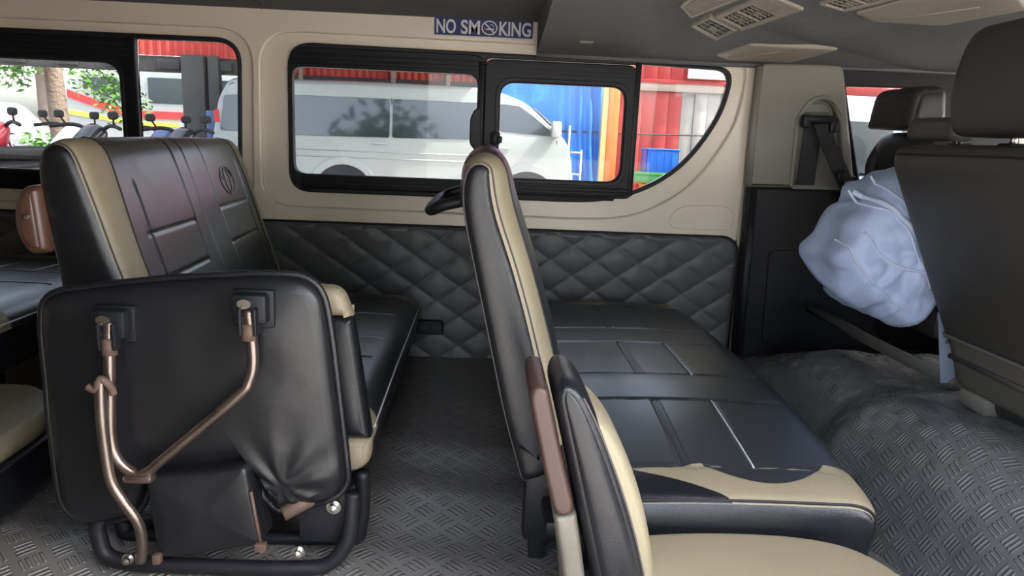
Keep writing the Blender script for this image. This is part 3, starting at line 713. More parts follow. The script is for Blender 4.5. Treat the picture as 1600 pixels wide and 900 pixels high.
tube('rim_welt', [pad.S(.30, i/200, .0030) for i in range(200)], .0055, 'black_leather', ja, 8, True)
# the seat's own backrest folded in behind it: tan ends, black middle
def slabL(sec, name, m): return Loft(rpoly(sec), 1.090, 1.134, .018, .012).solid(name, m, ja, .004)
tag(slabL([(-.300, .466, .02), (-.222, .464, .02), (-.204, .4165, .002), (-.300, .4165, .002)], 'folded_backrest_end', 'tan_leather'), 'tan leather end band')
slabL([(-.60, .416, .002), (-.204, .416, .002), (-.174, .210, .002), (-.60, .210, .002)], 'folded_backrest', 'black_leather')
tag(slabL([(-.60, .2095, .002), (-.174, .2095, .002), (-.176, .160, .03), (-.225, .143, .03), (-.60, .150, .02)], 'folded_backrest_end', 'tan_leather'), 'tan leather end band')
# floor frame
fr = cr([(-.560, 1.06, .085), (-.594, 1.045, .085), (-.596, 1.04, .055), (-.568, 1.035, .020), (-.42, 1.03, .014), (-.280, 1.03, .014), (-.232, 1.032, .022), (-.204, 1.036, .058), (-.197, 1.04, .10), (-.195, 1.045, .14)], 6)
tube('floor_frame', fr, .0125, 'black_plastic', ja, 10)
tube('floor_frame', cr([(-.60, 1.12, .09), (-.60, 1.12, .03), (-.56, 1.12, .014), (-.24, 1.12, .014), (-.197, 1.12, .04), (-.193, 1.12, .14)], 6), .0125, 'black_plastic', ja, 10)
tube('hinge_shaft', [(-.30, 1.02, .115), (-.265, 1.04, .128), (-.225, 1.12, .130)], .012, 'rust', ja, 10)
box('hinge_plate', (-.285, 1.055, .045), (-.205, 1.063, .150), 'black_plastic', ja, .003)
def bolt(x, y, z, r=.009, p=ja):
    V = []; F2_ = []
    for prof in ([(0, r*1.5), (-.004, r*1.5), (-.004, r), (-.012, r*.9), (-.014, 0)],):
        for k, (dy, rad_) in enumerate(prof):
            for i in range(12): a = i*PI/6; V.append((x+rad_*math.cos(a), y+dy, z+rad_*math.sin(a)))
        for k in range(len(prof)-1):
            for i in range(12): F2_.append((k*12+i, k*12+(i+1) % 12, (k+1)*12+(i+1) % 12, (k+1)*12+i))
    return mesh('bolt', V, F2_, 'steel', p, False)
bolt(-.227, 1.052, .112, .008); bolt(-.277, 1.022, .050, .007); bolt(-.522, .984, .058, .006)
# flap cover over the mechanism
fb = Loft(rpoly([(-.497, .185, .012), (-.42, .192, .05), (-.345, .206, .012), (-.336, .14, .05), (-.324, .076, .008), (-.41, .058, .05), (-.486, .050, .008), (-.493, .12, .05)]), .995, 1.06, .012, .008, None, 0, 120).solid('mechanism_cover', 'pad_vinyl', ja, .006, 14, 6, .003)
tube('cover_edge', [(-.340, .996, .165), (-.333, .994, .12), (-.327, .994, .078)], .0028, 'rust', fb, 6)
box('cover_clip', (-.335, .986, .068), (-.318, .998, .082), 'rust', fb, .002); box('cover_clip', (-.490, .986, .044), (-.478, .998, .060), 'rust', fb, .002)
# bent legs of bronze tube, hinged on two brackets
lg = tube('folding_leg', cr([(-.529, .992, .425), (-.530, .990, .40), (-.532, .986, .33), (-.534, .982, .255), (-.526, .980, .220), (-.503, .980, .199), (-.484, .980, .203), (-.455, .980, .228), (-.350, .982, .322), (-.332, .984, .346), (-.326, .986, .380), (-.332, .990, .45)], 7), .0082, 'bronze_tube', ja, 12)
box('leg_foot', (-.518, .969, .186), (-.474, .992, .200), 'bronze_tube', lg, .006)
s2 = tube('support_strut', cr([(-.535, .968, .345), (-.536, .966, .30), (-.535, .966, .252), (-.530, .966, .195), (-.515, .967, .160), (-.499, .970, .128), (-.496, .974, .095), (-.502, .978, .056)], 7), .0080, 'bronze_tube', ja, 12)
tube('strut_hook', cr([(-.552, .966, .337), (-.540, .964, .334), (-.532, .964, .350), (-.522, .968, .338), (-.520, .972, .325)], 4), .0055, 'rust', s2, 8)
for (x0, x1, z0, z1, px) in ((-.556, -.507, .396, .442, -.529), (-.357, -.307, .424, .472, -.331)):
    b = box('hinge_bracket', (x0, .990, z0+.004), (x1, 1.018, z1), 'black_trim', ja, .006)
    box('bracket_base', (x0-.004, 1.008, z0-.006), (x1+.006, 1.020, z1+.004), 'black_trim', b, .004)
    box('bracket_cheek', (px-.013, .978, z0-.010), (px-.008, 1.0, z0+.030), 'black_trim', b, .002); box('bracket_cheek', (px+.008, .978, z0-.010), (px+.013, 1.0, z0+.030), 'black_trim', b, .002)
    box('bracket_slot', (px-.0085, .984, z0-.004), (px+.0085, .996, z0+.018), 'dark_hole', b, .001)
    tube('leg_collar', [(px, .989, z0+.006), (px, .987, z0-.018)], .0105, 'rust', b, 10)
    V = [(px-.006+.010*math.cos(i*PI/8), .9885, z1-.013+.007*math.sin(i*PI/8)) for i in range(16)]
    mesh('rivet', V+[(v[0], .986, v[2]) for v in V], [tuple(range(16, 32))]+[(i, (i+1) % 16, 16+(i+1) % 16, 16+i) for i in range(16)], 'steel', b, False)

# ---- unfolded jump seat in the right foreground
je = thing('jump_seat', (.30, .80, 0), 'unfolded jump seat in the right foreground, tan cushion and brown metal-edged backrest', 'seat', 'folding aisle seats')
tag(Loft(rpoly([(.060, .405, .012), (.067, .419, .008), (.083, .415, .008), (.098, .353, .05), (.127, .251, .02), (.100, .245, .02), (.084, .302, .05)]), .792, .925, .012, .006).solid('back_pan', 'brown_frame', je, .001), 'brown painted metal rim')
tag(Loft(rpoly([(.099, .246, .005), (.127, .252, .005), (.144, .162, .05), (.168, .0, .01), (.138, .0, .01), (.116, .162, .05)]), .794, .923, .012, .006).solid('back_pan_lower', 'worn_metal', je, .001), 'worn bare metal lower rim')
EB = Loft(rpoly([(.089, .405, .015), (.096, .424, .012), (.112, .425, .014), (.128, .411, .02), (.152, .366, .05), (.180, .300, .05), (.202, .240, .05), (.224, .164, .05), (.250, .05, .01), (.18, .05, .01), (.152, .163, .05), (.116, .303, .08)]), .790, .922, .03, .012)
EB.solid('backrest', 'black_leather', je, .010)
tube('back_stitch', [EB.S(.035, EB.v(.130, .409)-(EB.v(.130, .409)-EB.v(.246, .07))*i/50, .0008) for i in range(51)], .0014, 'thread', je, 6)
EF = Loft(rpoly([(.118, .395, .01), (.138, .390, .02), (.173, .355, .05), (.206, .285, .05), (.229, .21, .05), (.242, .13, .03), (.255, .06, .01), (.20, .06, .01), (.15, .22, .05)]), .800, .926, .035, .014)
tag(EF.solid('backrest_face', 'tan_leather', je, .004), 'tan leather front face')
EP = rpoly([(.20, .62, .03), (.20, .915, .02), (.335, .932, .1), (.474, .925, .05), (.555, .892, .05), (.590, .80, .06), (.600, .62, .04)])
tag(flat(EP, .085, .158, .035, .018).solid('cushion', 'tan_leather', je, .024, 18, 10), 'tan leather cushion top')
flat(rpoly([(.20, .62, .03), (.20, .912, .02), (.335, .929, .1), (.474, .922, .05), (.556, .890, .05), (.593, .80, .06), (.603, .62, .04)]), .035, .118, .01, .004).solid('cushion_skirt', 'black_leather', je, .001, 8)
for x in (.26, .52):
    for y in (.67, .86): tube('leg', [(x, y, .045), (x, y, -.002)], .011, 'bronze_tube', je, 8)

# ---- cab floor: tread vinyl draped over the engine cover
ec_ = thing('engine_cover', (1.1, 1.4, 0), 'raised engine cover in front of the bench, draped in grey tread vinyl', 'cover')
vs, fs, uv = [], [], []; na, nb = 150, 170
prof = [(.72, -.02), (.745, .03), (.775, .085), (.805, .135), (.835, .172), (.868, .192), (.91, .200), (1.0, .202), (1.2, .200), (1.7, .20)]
pl = [0]
for a, b in zip(prof, prof[1:]): pl.append(pl[-1]+math.hypot(b[0]-a[0], b[1]-a[1]))
for j in range(nb+1):
    y = .45+1.71*j/nb
    far = max(0, min(1, (y-1.40)/.18)); far = far*far*(3-2*far)
    for i in range(na+1):
        s = pl[-1]*(i/na)**1.25; k = max(q for q in range(len(pl)-1) if pl[q] <= s+1e-9); t = (s-pl[k])/(pl[k+1]-pl[k])
        x = prof[k][0]+(prof[k+1][0]-prof[k][0])*t; z = prof[k][1]+(prof[k+1][1]-prof[k][1])*t
        zz = max(0, z/.2)
        x += (.055*far)*1 + .020*math.sin((y-1.0)*5)*zz*(1-far); z -= zz*(.038*far+.10*max(0, y-1.86)/.3)
        z += zz*.030*math.exp(-((y-1.18)/.16)**2)*math.exp(-((x-.90)/.10)**2)+zz*.012*math.exp(-((y-1.75)/.12)**2)*math.exp(-((x-.98)/.10)**2)
        n1 = noise.noise(Vector((x*9, y*7, 1.7)))*.007+noise.noise(Vector((x*24, y*12, 4)))*.0028
        cre = math.exp(-(((x-1.02)-.35*(y-1.2))/.03)**2)*.008-math.exp(-((x+y*.55-1.76)/.025)**2)*.007
        z += zz*(n1+cre); x -= (1-abs(2*min(1, zz)-1))*n1*1.5
        vs.append((x, y, z)); uv.append((s, y))
for j in range(nb):
    for i in range(na): q = j*(na+1)+i; fs.append((q, q+1, q+na+2, q+na+1))
mesh('tread_sheet', vs, fs, 'cover_tread', ec_, True, uv)
tube('torn_edge', cr([(.985, 1.02, .216), (1.00, .98, .212), (1.02, .92, .215), (1.06, .84, .21), (1.13, .74, .212)], 6), .0028, 'cover_tread', ec_, 6)
box('cover_box', (.95, .47, .0), (1.75, 2.14, .10), 'black_plastic', ec_, .01)
# ---- front seats
fs1 = thing('front_seat', (1.0, 1.15, .2), 'dark front seat at the right edge seen from behind with its headrest', 'seat', 'front seats')
FB = Loft(rpoly([(.802, .690, .03), (.808, .722, .012), (.835, .728, .015), (.935, .725, .05), (1.10, .345, .03), (.968, .345, .008), (.86, .57, .2)]), .80, 1.405, .035, .018)
FB.solid('backrest', 'front_leather', fs1, .012, 30)
tube('back_seam', [FB.S(.03+.95*i/40, FB.v(.806, .708), .0006) for i in range(41)], .002, 'black_thread', fs1, 6)
sk = Loft(rpoly([(.966, .343, .006), (.985, .29, .02), (1.005, .235, .015), (1.10, .225, .01), (1.10, .343, .005)]), .80, 1.39, .03, .02).solid('seat_skirt', 'front_trim', fs1, .006, 20)
tube('skirt_piping', [(.966, .81+.57*i/10, .344) for i in range(11)]+[(.975, 1.395, .344)], .005, 'front_trim', fs1, 8)
tube('skirt_rib', [(.978, .81, .30), (.978, 1.1, .301), (.980, 1.375, .302)], .006, 'front_trim', fs1, 8)
box('seat_foot', (1.0, 1.28, .205), (1.06, 1.36, .24), 'grey_plastic', fs1, .006)
box('seat_base', (1.02, .85, .206), (1.5, 1.36, .30), 'front_leather', fs1, .02)
HR = Loft(rpoly([(.842, .742, .02), (.825, .82, .05), (.842, .912, .05), (.870, .938, .03), (.925, .935, .03), (.945, .86, .05), (.935, .742, .02)]), .90, 1.297, .035, .020)
hr = HR.solid('headrest', 'front_leather', fs1, .010, 30)
for y in (1.18, 1.01): tube('headrest_post', [(.885, y, .72), (.885, y, .755)], .006, 'steel', hr, 10); 
for y in (1.315, 1.18, 1.01): box('post_collar', (.868, y-.016, .722), (.902, y+.016, .732), 'black_plastic', fs1, .004)
fs2 = thing('front_seat', (1.2, 1.95, .2), "dark driver's seat beside the belt pillar, partly hidden by the light blue backpack", 'seat', 'front seats')
Loft(rpoly([(1.148, .73, .03), (1.165, .772, .02), (1.26, .772, .04), (1.38, .30, .03), (1.24, .30, .03)]), 1.86, 2.135, .09, .045).solid('backrest', 'front_leather', fs2, .01, 30)
tube('side_bolster', cr([(1.19, 2.10, .75), (1.17, 2.125, .68), (1.19, 2.135, .60), (1.22, 2.13, .45)], 6), .020, 'front_leather', fs2, 10)
Loft(rpoly([(1.105, .778, .015), (1.12, .888, .03), (1.21, .895, .03), (1.225, .778, .02)]), 1.875, 2.085, .035, .018, None, .0).solid('headrest', 'front_leather', fs2, .008, 24)
box('seat_base', (1.25, 1.84, .206), (1.7, 2.12, .32), 'front_leather', fs2, .03)
fs3 = thing('front_seat', (1.15, 1.7, .2), 'low middle front seat with a small rolled grey headrest', 'seat', 'front seats')
Loft(rpoly([(1.085, .745, .02), (1.085, .80, .02), (1.15, .806, .02), (1.16, .745, .02)]), 1.655, 1.845, .03, .018).solid('headrest', 'front_trim', fs3, .006, 24)
Loft(rpoly([(1.16, .735, .02), (1.26, .735, .03), (1.40, .30, .03), (1.28, .30, .03)]), 1.45, 1.70, .05, .03).solid('backrest', 'front_leather', fs3, .01, 24)
for y in (1.68, 1.70): tube('headrest_post', [(1.13, y, .72), (1.13, y, .75)], .005, 'steel', fs3, 8)
box('seat_base', (1.25, 1.45, .206), (1.7, 1.70, .30), 'front_leather', fs3, .02)
tube('seat_rail', [(1.02, 2.10, .235), (1.05, 1.80, .215), (1.06, 1.45, .215)], .016, 'front_trim', fs3, 8)
#PART4
# ---- backpack hanging between the front seats
bg_ = thing('backpack', (.92, 1.56, .33), 'light blue backpack hanging between the front seats', 'bag')
def bagfold(P):
    f = lambda a, k, o: 1-2*abs(noise.noise(Vector((P.x*a+P.z*k+o, P.y*3, P.z*a*.7-P.x*k))))
    return .018*f(8, 6, 1)+.010*f(17, -11, 7)-.027
def bagwarp(P):
    d = (P-Vector((.92, 1.57, .5))).normalized(); return P+d*bagfold(P)
BL = Loft(rpoly([(.900, .690, .02), (.834, .630, .03), (.782, .580, .03), (.748, .478, .04), (.783, .398, .03), (.880, .335, .03), (.945, .316, .03), (1.005, .355, .05), (1.055, .45, .08), (1.05, .60, .08), (.98, .70, .08)]), 1.44, 1.70, .075, .05, None, 0, 200, 0, bagwarp)
bb = BL.solid('bag_body', 'bag_blue', bg_, .022, 30, 14, 0)
for v in bb.data.vertices:
    if v.co.y < 1.47: v.co.y += bagfold(v.co)*1.1*min(1, (1.47-v.co.y)/.02)
bb.data.update()
from mathutils.bvhtree import BVHTree
bv_ = BVHTree.FromPolygons([v.co for v in bb.data.vertices], [tuple(p.vertices) for p in bb.data.polygons])
def onbag(x, z, k=.001):
    h = bv_.ray_cast(Vector((x, 1.0, z)), Vector((0, 1, 0)))[0]
    return Vector((x, (h.y if h else 1.52)-k, z))
def onpath(pts, n=10): return [onbag(p.x, p.y) for p in [Vector((q.x, q.z)) for q in cr([(a, 0, b) for a, b in pts], n)]]
for pts in ([(.790, .628), (.815, .600), (.843, .592), (.868, .565), (.905, .500), (.945, .43)], [(.835, .66), (.865, .62), (.89, .58)], [(.80, .545), (.83, .505), (.87, .478), (.96, .465)], [(.775, .52), (.80, .47), (.86, .41), (.92, .38)]):
    tube('bag_seam', onpath(pts), .0028, 'bag_light', bg_, 8)
tube('flap_binding', onpath([(.80, .625), (.84, .605), (.875, .570), (.925, .50), (.97, .42)]), .0060, 'bag_light', bg_, 8)
ribbon('shoulder_strap', cr([(.93, 1.60, .655), (.97, 1.60, .69), (1.05, 1.60, .70), (1.14, 1.60, .69)], 6), (0, 1, 0), .05, .008, 'bag_strap', bg_)
ribbon('dangling_strap', cr([(.985, 1.44, .43), (1.0, 1.445, .385), (1.015, 1.45, .33), (1.03, 1.455, .27), (1.045, 1.46, .215)], 5), (.9, -.4, .2), .028, .003, 'bag_strap', bg_)
bk = box('strap_buckle', (.978, 1.432, .378), (1.016, 1.452, .420), 'black_plastic', bg_, .005); box('buckle_bar', (.984, 1.428, .394), (1.010, 1.436, .400), 'steel', bk, .001)

# ---- seat belt on the pillar
sb = thing('seat_belt', (1.0, 2.14, .60), 'black seat belt with its slider hung on the grey pillar', 'seat belt')
ribbon('webbing', [(.990, 2.160, .800), (.989, 2.162, .70), (.988, 2.164, .598)], (1, 0, 0), .055, .003, 'belt_web', sb)
ribbon('webbing', [(1.000, 2.135, .795), (1.030, 2.120, .72), (1.075, 2.105, .635), (1.105, 2.095, .575), (1.14, 2.085, .50)], (.93, 0, .36), .045, .003, 'belt_web', sb)
dr = box('slider_bar', (.944, 2.118, .792), (1.038, 2.156, .816), 'black_plastic', sb, .009)
box('slider_cheek', (1.022, 2.120, .765), (1.050, 2.150, .812), 'black_plastic', dr, .008); box('slider_cheek', (.940, 2.120, .778), (.966, 2.150, .818), 'black_plastic', dr, .008)
tn = box('belt_tongue', (1.068, 2.072, .575), (1.112, 2.092, .640), 'black_plastic', sb, .008, Matrix.Rotation(rad(-22), 3, 'Y'))
box('tongue_plate', (1.092, 2.066, .596), (1.099, 2.078, .604), 'steel', tn, .001); tube('belt_button', [(1.058, 2.085, .66), (1.050, 2.085, .642), (1.056, 2.083, .625)], .008, 'black_plastic', tn, 8)

# ================================================================== OUTSIDE
GZ = -.60
gr = mesh('ground', [(-80, -60, GZ), (80, -60, GZ), (80, 90, GZ), (-80, 90, GZ)], [(0, 1, 2, 3)], 'concrete', None, False)
tag(gr, 'pale concrete ground outside the van', None, None, 'structure')
# ---- white van parked alongside
vn = thing('van', (-1.2, 10.3, GZ), 'white passenger van parked outside parallel to this one', 'car')
VP = rpoly([(-3.55, -.28, .05), (-3.60, .50, .1), (-3.54, 1.10, .1), (-3.40, 1.385, .12), (-1.5, 1.415, .5), (.02, 1.395, .2), (.50, 1.235, .15), (.90, .915, .1), (1.09, .715, .1), (1.15, .50, .1), (1.19, .05, .08), (1.15, -.28, .05)])
body = Loft(VP, 9.5, 11.2, .22, .075, lambda p: .35+.65*max(0, min(1, (p.y-.2)/1.0)), 0, 260).solid('body', 'white_car', vn, 0, 24, 3)
YV = 9.5
def vp(name, pts, m='car_glass', d=.012, th=.014, r=.04, bev=.003): return plate(name, [rpoly([(*p, r) for p in pts])], YV-d+th, th, m, vn, bev)
vp('side_window', [(-2.60, 1.185), (-1.275, 1.188), (-1.275, .690), (-2.60, .675)]); vp('side_window', [(-1.245, 1.188), (-.10, 1.185), (-.08, .85), (-.16, .715), (-1.245, .690)])
vp('rear_window', [(-3.42, 1.15), (-2.75, 1.18), (-2.75, .675), (-3.47, .70)])
vp('door_window', [(.16, 1.185), (.42, 1.165), (.60, 1.05), (.88, .835), (.86, .790), (.16, .835)], 'car_glass', .010)
vp('windscreen_edge', [(.56, 1.16), (.62, 1.15), (1.00, .83), (.96, .815)], 'car_glass', .006, .01, .01)
for x, za, zb in ((-1.26, -.2, 1.2), (.05, -.2, 1.26), (.93, -.1, .74), (-2.68, .1, 1.2)): tube('door_seam', [(x, YV-.001, za), (x, YV-.001, zb)], .007, 'dark_hole', vn, 6)
for z in (.415, .50): tube('body_crease', [(-3.4, YV-.003, z), (-1.27, YV-.003, z), (-.1, YV-.003, z+.006)], .008, 'white_car', vn, 6)
tube('gutter', [(-3.35, YV+.02, 1.255), (-1.0, YV+.02, 1.272), (.2, YV+.03, 1.262)], .014, 'white_car', vn, 8)
for x in (-.05, -1.40, .22): box('door_handle', (x-.09, YV-.025, .60), (x+.09, YV-.005, .625), 'white_car', vn, .006)
mr_ = box('mirror', (.84, YV-.20, .78), (.97, YV-.02, .99), 'white_car', vn, .03); box('mirror_arm', (.88, YV-.05, .78), (.93, YV+.02, .84), 'black_plastic', mr_, .01)
box('mirror', (1.02, 11.10, .76), (1.16, 11.30, 1.02), 'tyre', vn, .03)
vp('tail_light', [(-3.55, .95), (-3.49, .97), (-3.47, .80), (-3.54, .80)], 'lamp_red', .010, .012, .01)
vp('side_marking', [(.99, .27), (1.08, .27), (1.08, .02), (.99, .02)], 'plate_white', .006, .008, .004, .001)
for x in (-1.88, .56):
    wl = [Vector((x+.40*math.cos(a*PI/20), -.08+.40*math.sin(a*PI/20))) for a in range(40)]
    plate('arch_lip', [[Vector((x+.47*math.cos(a*PI/20), -.05+.47*math.sin(a*PI/20))) for a in range(40)], wl], YV+.01, .03, 'white_car', vn, .008)
    plate('wheel_well', [wl], YV+.006, .016, 'dark_hole', vn)
    R = [Vector((x+.33*math.cos(a*PI/20), -.27+.33*math.sin(a*PI/20))) for a in range(40)]; R2 = [Vector((x+.20*math.cos(a*PI/20), -.27+.20*math.sin(a*PI/20))) for a in range(40)]
    ty = plate('tyre', [R], YV+.12, .17, 'tyre', vn, .03); plate('hub', [R2], YV-.045, .03, 'steel', ty, .01)
box('headlight', (1.08, YV+.02, .10), (1.17, YV+.30, .32), 'chrome', vn, .03); box('bumper', (1.00, YV-.005, -.32), (1.24, 11.19, -.02), 'white_car', vn, .05)

for o in [q for q in COL.objects if q.parent == vn or (q.parent and q.parent.parent == vn)]:       # the sides lean in above the belt line
    if o.name.startswith(('tyre', 'hub')): continue
    for v in o.data.vertices:
        if v.co.y < 10.2 and v.co.z > .62: v.co.y += (v.co.z-.62)*.15
# ---- shed wall behind it: red sheet band, dark boards, blue tarp, posts, red boarding
sw = tag(thing('wall_back', (0, 12, GZ), 'red and dark shed front behind the parked van', None), None, None, None, 'structure')
def corrugated(name, x0, x1, z0, z1, y, m, parent, pitch=.11, amp=.014):
    n = int((x1-x0)/pitch*4); vs = []; fs = []
    for i in range(n+1):
        x = x0+(x1-x0)*i/n; yy = y-amp*(1 if i % 4 in (0, 1) else -1); vs += [(x, yy, z0), (x, yy, z1)]
    for i in range(n): fs.append((2*i, 2*i+2, 2*i+3, 2*i+1))
    return mesh(name, vs, fs, m, parent, False)
corrugated('red_sheet_band', -3.4, 2.05, 1.60, 2.6, 11.75, 'red_sheet', sw)
for k in range(27): box('board', (-3.4+k*.2, 11.90, GZ), (-3.4+k*.2+.192, 11.94, 1.62), 'dark_wood', sw, .004)
for x in (-3.0, -1.55, -.68, .3): box('post', (x, 11.66, GZ), (x+.07, 11.73, 2.4), 'beige_board', sw, .006)
box('dark_beam', (-3.4, 11.68, 1.46), (2.0, 11.74, 1.60), 'dark_wood', sw, .006)
for k in range(13):
    x = 2.04+k*.21
    gre = 3.0 < x+.1 < 3.85
    box('wall_board', (x, 11.5+.006*(k % 3), GZ), (x+.205, 11.54, 1.60), 'grey_board' if gre else 'red_paint', sw, .004)
    box('upper_board', (x, 11.50+.005*(k % 2), 1.74), (x+.205, 11.54, 2.6), 'red_paint', sw, .004)
box('rail', (2.02, 11.46, 1.585), (4.8, 11.50, 1.70), 'beige_board', sw, .006); box('red_rail', (2.02, 11.45, 1.70), (4.8, 11.50, 1.765), 'red_paint', sw, .006)
tube('pipe', [(.9, 11.42, .90), (2.4, 11.42, .905), (4.6, 11.42, .95)], .012, 'dark_wood', sw, 6)
sgn = box('notice_board', (3.12, 11.40, 1.79), (3.80, 11.43, 2.05), 'white_board', None, .01); tag(sgn, 'pale blank notice board fixed on the red boarding', 'sign')
tp = thing('tarpaulin', (1.0, 11.3, 0), 'bright blue tarpaulin hung as a curtain behind the parked van', 'tarp')
vs, fs = [], []
for j in range(41):
    z = -.25+2.1*j/40
    for i in range(101):
        x = -.05+1.85*i/100; f = max(0, (x-1.05)/.7)
        vs.append((x, 11.42-.05*math.sin(x*38+z*2.5)*f-.03*noise.noise(Vector((x*3, z*2, 0)))-.05*f*noise.noise(Vector((x*9, z*2, 5))), z))
for j in range(40):
    for i in range(100): q = j*101+i; fs.append((q, q+1, q+102, q+101))
o = mesh('sheet', vs, fs, 'tarp', tp); so_ = o.modifiers.new('s', 'SOLIDIFY'); so_.thickness = .004
tube('hanging_rope', [(-.1, 11.42, 1.86), (1.9, 11.42, 1.86)], .012, 'dark_wood', tp, 6)
op = thing('painted_post', (1.9, 11.2, GZ), 'orange and yellow painted post at the edge of the blue tarpaulin', 'post')
box('orange_face', (1.865, 11.14, GZ), (2.03, 11.30, 2.5), 'orange', op, .006); box('yellow_face', (1.775, 11.16, GZ), (1.862, 11.30, 2.5), 'yellow_post', op, .006)
bn = thing('bench', (2.6, 10.7, GZ), 'green wooden bench in front of the red boarding', 'bench')
for k in range(3): box('seat_plank', (2.1, 10.45+k*.16, .30), (3.4, 10.60+k*.16, .345), 'green_paint', bn, .006)
box('apron', (2.12, 10.46, .20), (3.38, 10.485, .30), 'green_paint', bn, .004)
for x in (2.16, 3.30):
    for y in (10.50, 10.86): box('leg', (x-.03, y-.03, GZ), (x+.03, y+.03, .30), 'green_paint', bn, .004)
def crate(name, x0, x1, y0, y1, z0, z1, m, label, cat):
    t = thing(name, ((x0+x1)/2, (y0+y1)/2, z0), label, cat); d = .015
    box('base', (x0+d, y0+d, z0), (x1-d, y1-d, z0+.02), m, t, .004)
    for a, b in (((x0, y0, z0), (x1, y0+d, z1)), ((x0, y1-d, z0), (x1, y1, z1)), ((x0, y0, z0), (x0+d, y1, z1)), ((x1-d, y0, z0), (x1, y1, z1))): box('side', a, b, m, t, .004)
    r = [(x0-.01, y0-.01), (x1+.01, y0-.01), (x1+.01, y1+.01), (x0-.01, y1+.01)]
    tube('rim', [(p[0], p[1], z1) for p in rpoly([(*q, .02) for q in r], 3)], .014, m, t, 6, True)
    for k in range(4): box('rib', (x0+(x1-x0)*(.12+.22*k), y0-.008, z0+.03), (x0+(x1-x0)*(.12+.22*k)+.03, y0+.004, z1-.04), m, t, .003)
crate('plastic_crate', 2.36, 2.84, 10.48, 10.86, .346, .68, 'blue_plastic', 'bright blue plastic crate standing on the green bench', 'crate')
crate('plastic_tub', 2.36, 2.66, 10.55, 10.85, -.25, .16, 'yellow_plastic', 'yellow plastic tub under the green bench', 'tub')
bx_ = thing('wooden_box', (2.5, 10.7, GZ), 'low wooden box under the yellow tub', 'box')
for k in range(3): box('plank', (2.2, 10.48, GZ+.115*k), (2.85, 10.92, GZ+.115*k+.110), 'beige_board', bx_, .004)
rk = thing('metal_rack', (1.35, 11.0, GZ), 'white metal frame standing before the tarpaulin beside the parked van', 'rack')
for x in (1.26, 1.46): tube('upright', [(x, 11.0, GZ), (x, 11.0, .62 if x > 1.3 else .98)], .018, 'white_car', rk, 8)
for z in (.25, .58): tube('rung', [(1.26, 11.0, z), (1.46, 11.0, z)], .016, 'white_car', rk, 8)

# ---- open roofed bay on the left
sh = tag(thing('roof_edge', (-6, 10, GZ), 'red corrugated roof edge on grey posts to the left', 'roof'), None)
corrugated('fascia', -9.5, -3.05, 1.64, 2.5, 10.02, 'red_sheet', sh)
box('beam', (-9.5, 10.05, 1.44), (-3.3, 10.25, 1.64), 'grey_post', sh, .01)
for k in range(9): box('bracket', (-9.2+k*.68, 9.99, 1.47), (-9.2+k*.68+.30, 10.05, 1.60), 'dark_wood', sh, .01)
pst = box('post', (-4.10, 9.92, GZ), (-3.80, 10.16, 1.66), 'grey_post', sh, .01)
box('post_batten', (-3.76, 9.95, GZ), (-3.62, 10.08, 1.66), 'grey_post', sh, .006); box('post', (-8.9, 9.95, GZ), (-8.72, 10.15, 1.66), 'grey_post', sh, .01)
nb_ = box('notice', (-3.79, 9.90, .50), (-3.62, 9.93, .95), 'moto_blue', sh, .003); box('notice_strip', (-3.78, 9.895, -.1), (-3.66, 9.93, .48), 'yellow_post', sh, .003)
box('post', (-4.95, 12.0, GZ), (-4.75, 12.2, 2.2), 'beige_board', sh, .01)

pr = thing('shade_roof', (-1.2, 4.5, GZ), 'unseen sheet metal roof added to shade the parked white van', 'roof')  # out of view, added to keep sun and sky off the white van
vs, fs = [], []
for i in range(161):
    x = -3.45+4.35*i/160; d = .02*(1 if i % 4 in (0, 1) else -1); vs += [(x, 6.0, 2.81+d), (x, 12.0, 2.62+d)]
for i in range(160): fs.append((2*i, 2*i+2, 2*i+3, 2*i+1))
mesh('roof_sheet', vs, fs, 'grey_post', pr, False)
for y in (6.1, 9.2): box('purlin', (-3.45, y, 2.62), (.9, y+.12, 2.72), 'dark_wood', pr, .01)
def tree(loc, h, r, crown, label, m='leaf', n=900, ls=.12, group=None, trunk=True, cz=None):
    t = thing('tree', loc, label, 'tree', group); x, y, z = loc
    if trunk: tube('trunk', cr([(x, y, z-.02), (x+.02, y, z+h*.35), (x-.03, y+.03, z+h*.7), (x, y, z+h)], 6), lambda q: r*(1-.35*q), 'bark', t, 12)
    vs = []; fs = []
    for (cx, cy, cz_, cr_) in crown:
        for k in range(n//len(crown)):
            d = Vector((random.gauss(0, 1), random.gauss(0, 1), random.gauss(0, 1))).normalized()*cr_*random.uniform(.35, 1)
            p = Vector((x+cx, y+cy, z+cz_))+d; a = Vector((random.gauss(0, 1), random.gauss(0, 1), random.gauss(0, .6))).normalized()*ls*random.uniform(.6, 1.3)
            b = a.cross(Vector((random.gauss(0, 1), random.gauss(0, 1), random.gauss(0, 1)))).normalized()*ls*.42
            s = len(vs); vs += [p-a, p-b*.9, p+a, p+b*.9+Vector((0, 0, ls*.1))]; fs.append((s, s+1, s+2, s+3))
    f = mesh('foliage', vs, fs, m, t, False); f['kind'] = 'stuff'; return t
tree((-6.15, 10.6, GZ), 3.2, .145, [(-.75, .3, 2.1, .38), (-.2, .4, 2.3, .4), (.45, .35, 1.95, .42), (.75, .4, 1.6, .40), (.3, .3, 1.0, .22), (-.3, .2, .7, .2)], 'brown tree trunk with green leaves outside the rear window', 'leaf', 1500, .055)
tree((-15.5, 26, GZ), 5, .25, [(0, 0, 5.2, 1.8), (1.4, 0, 4.6, 1.4), (-1.5, 0, 4.4, 1.5)], 'far green tree above the bus at the left', 'leaf_dark', 900, .3, 'far trees outside')
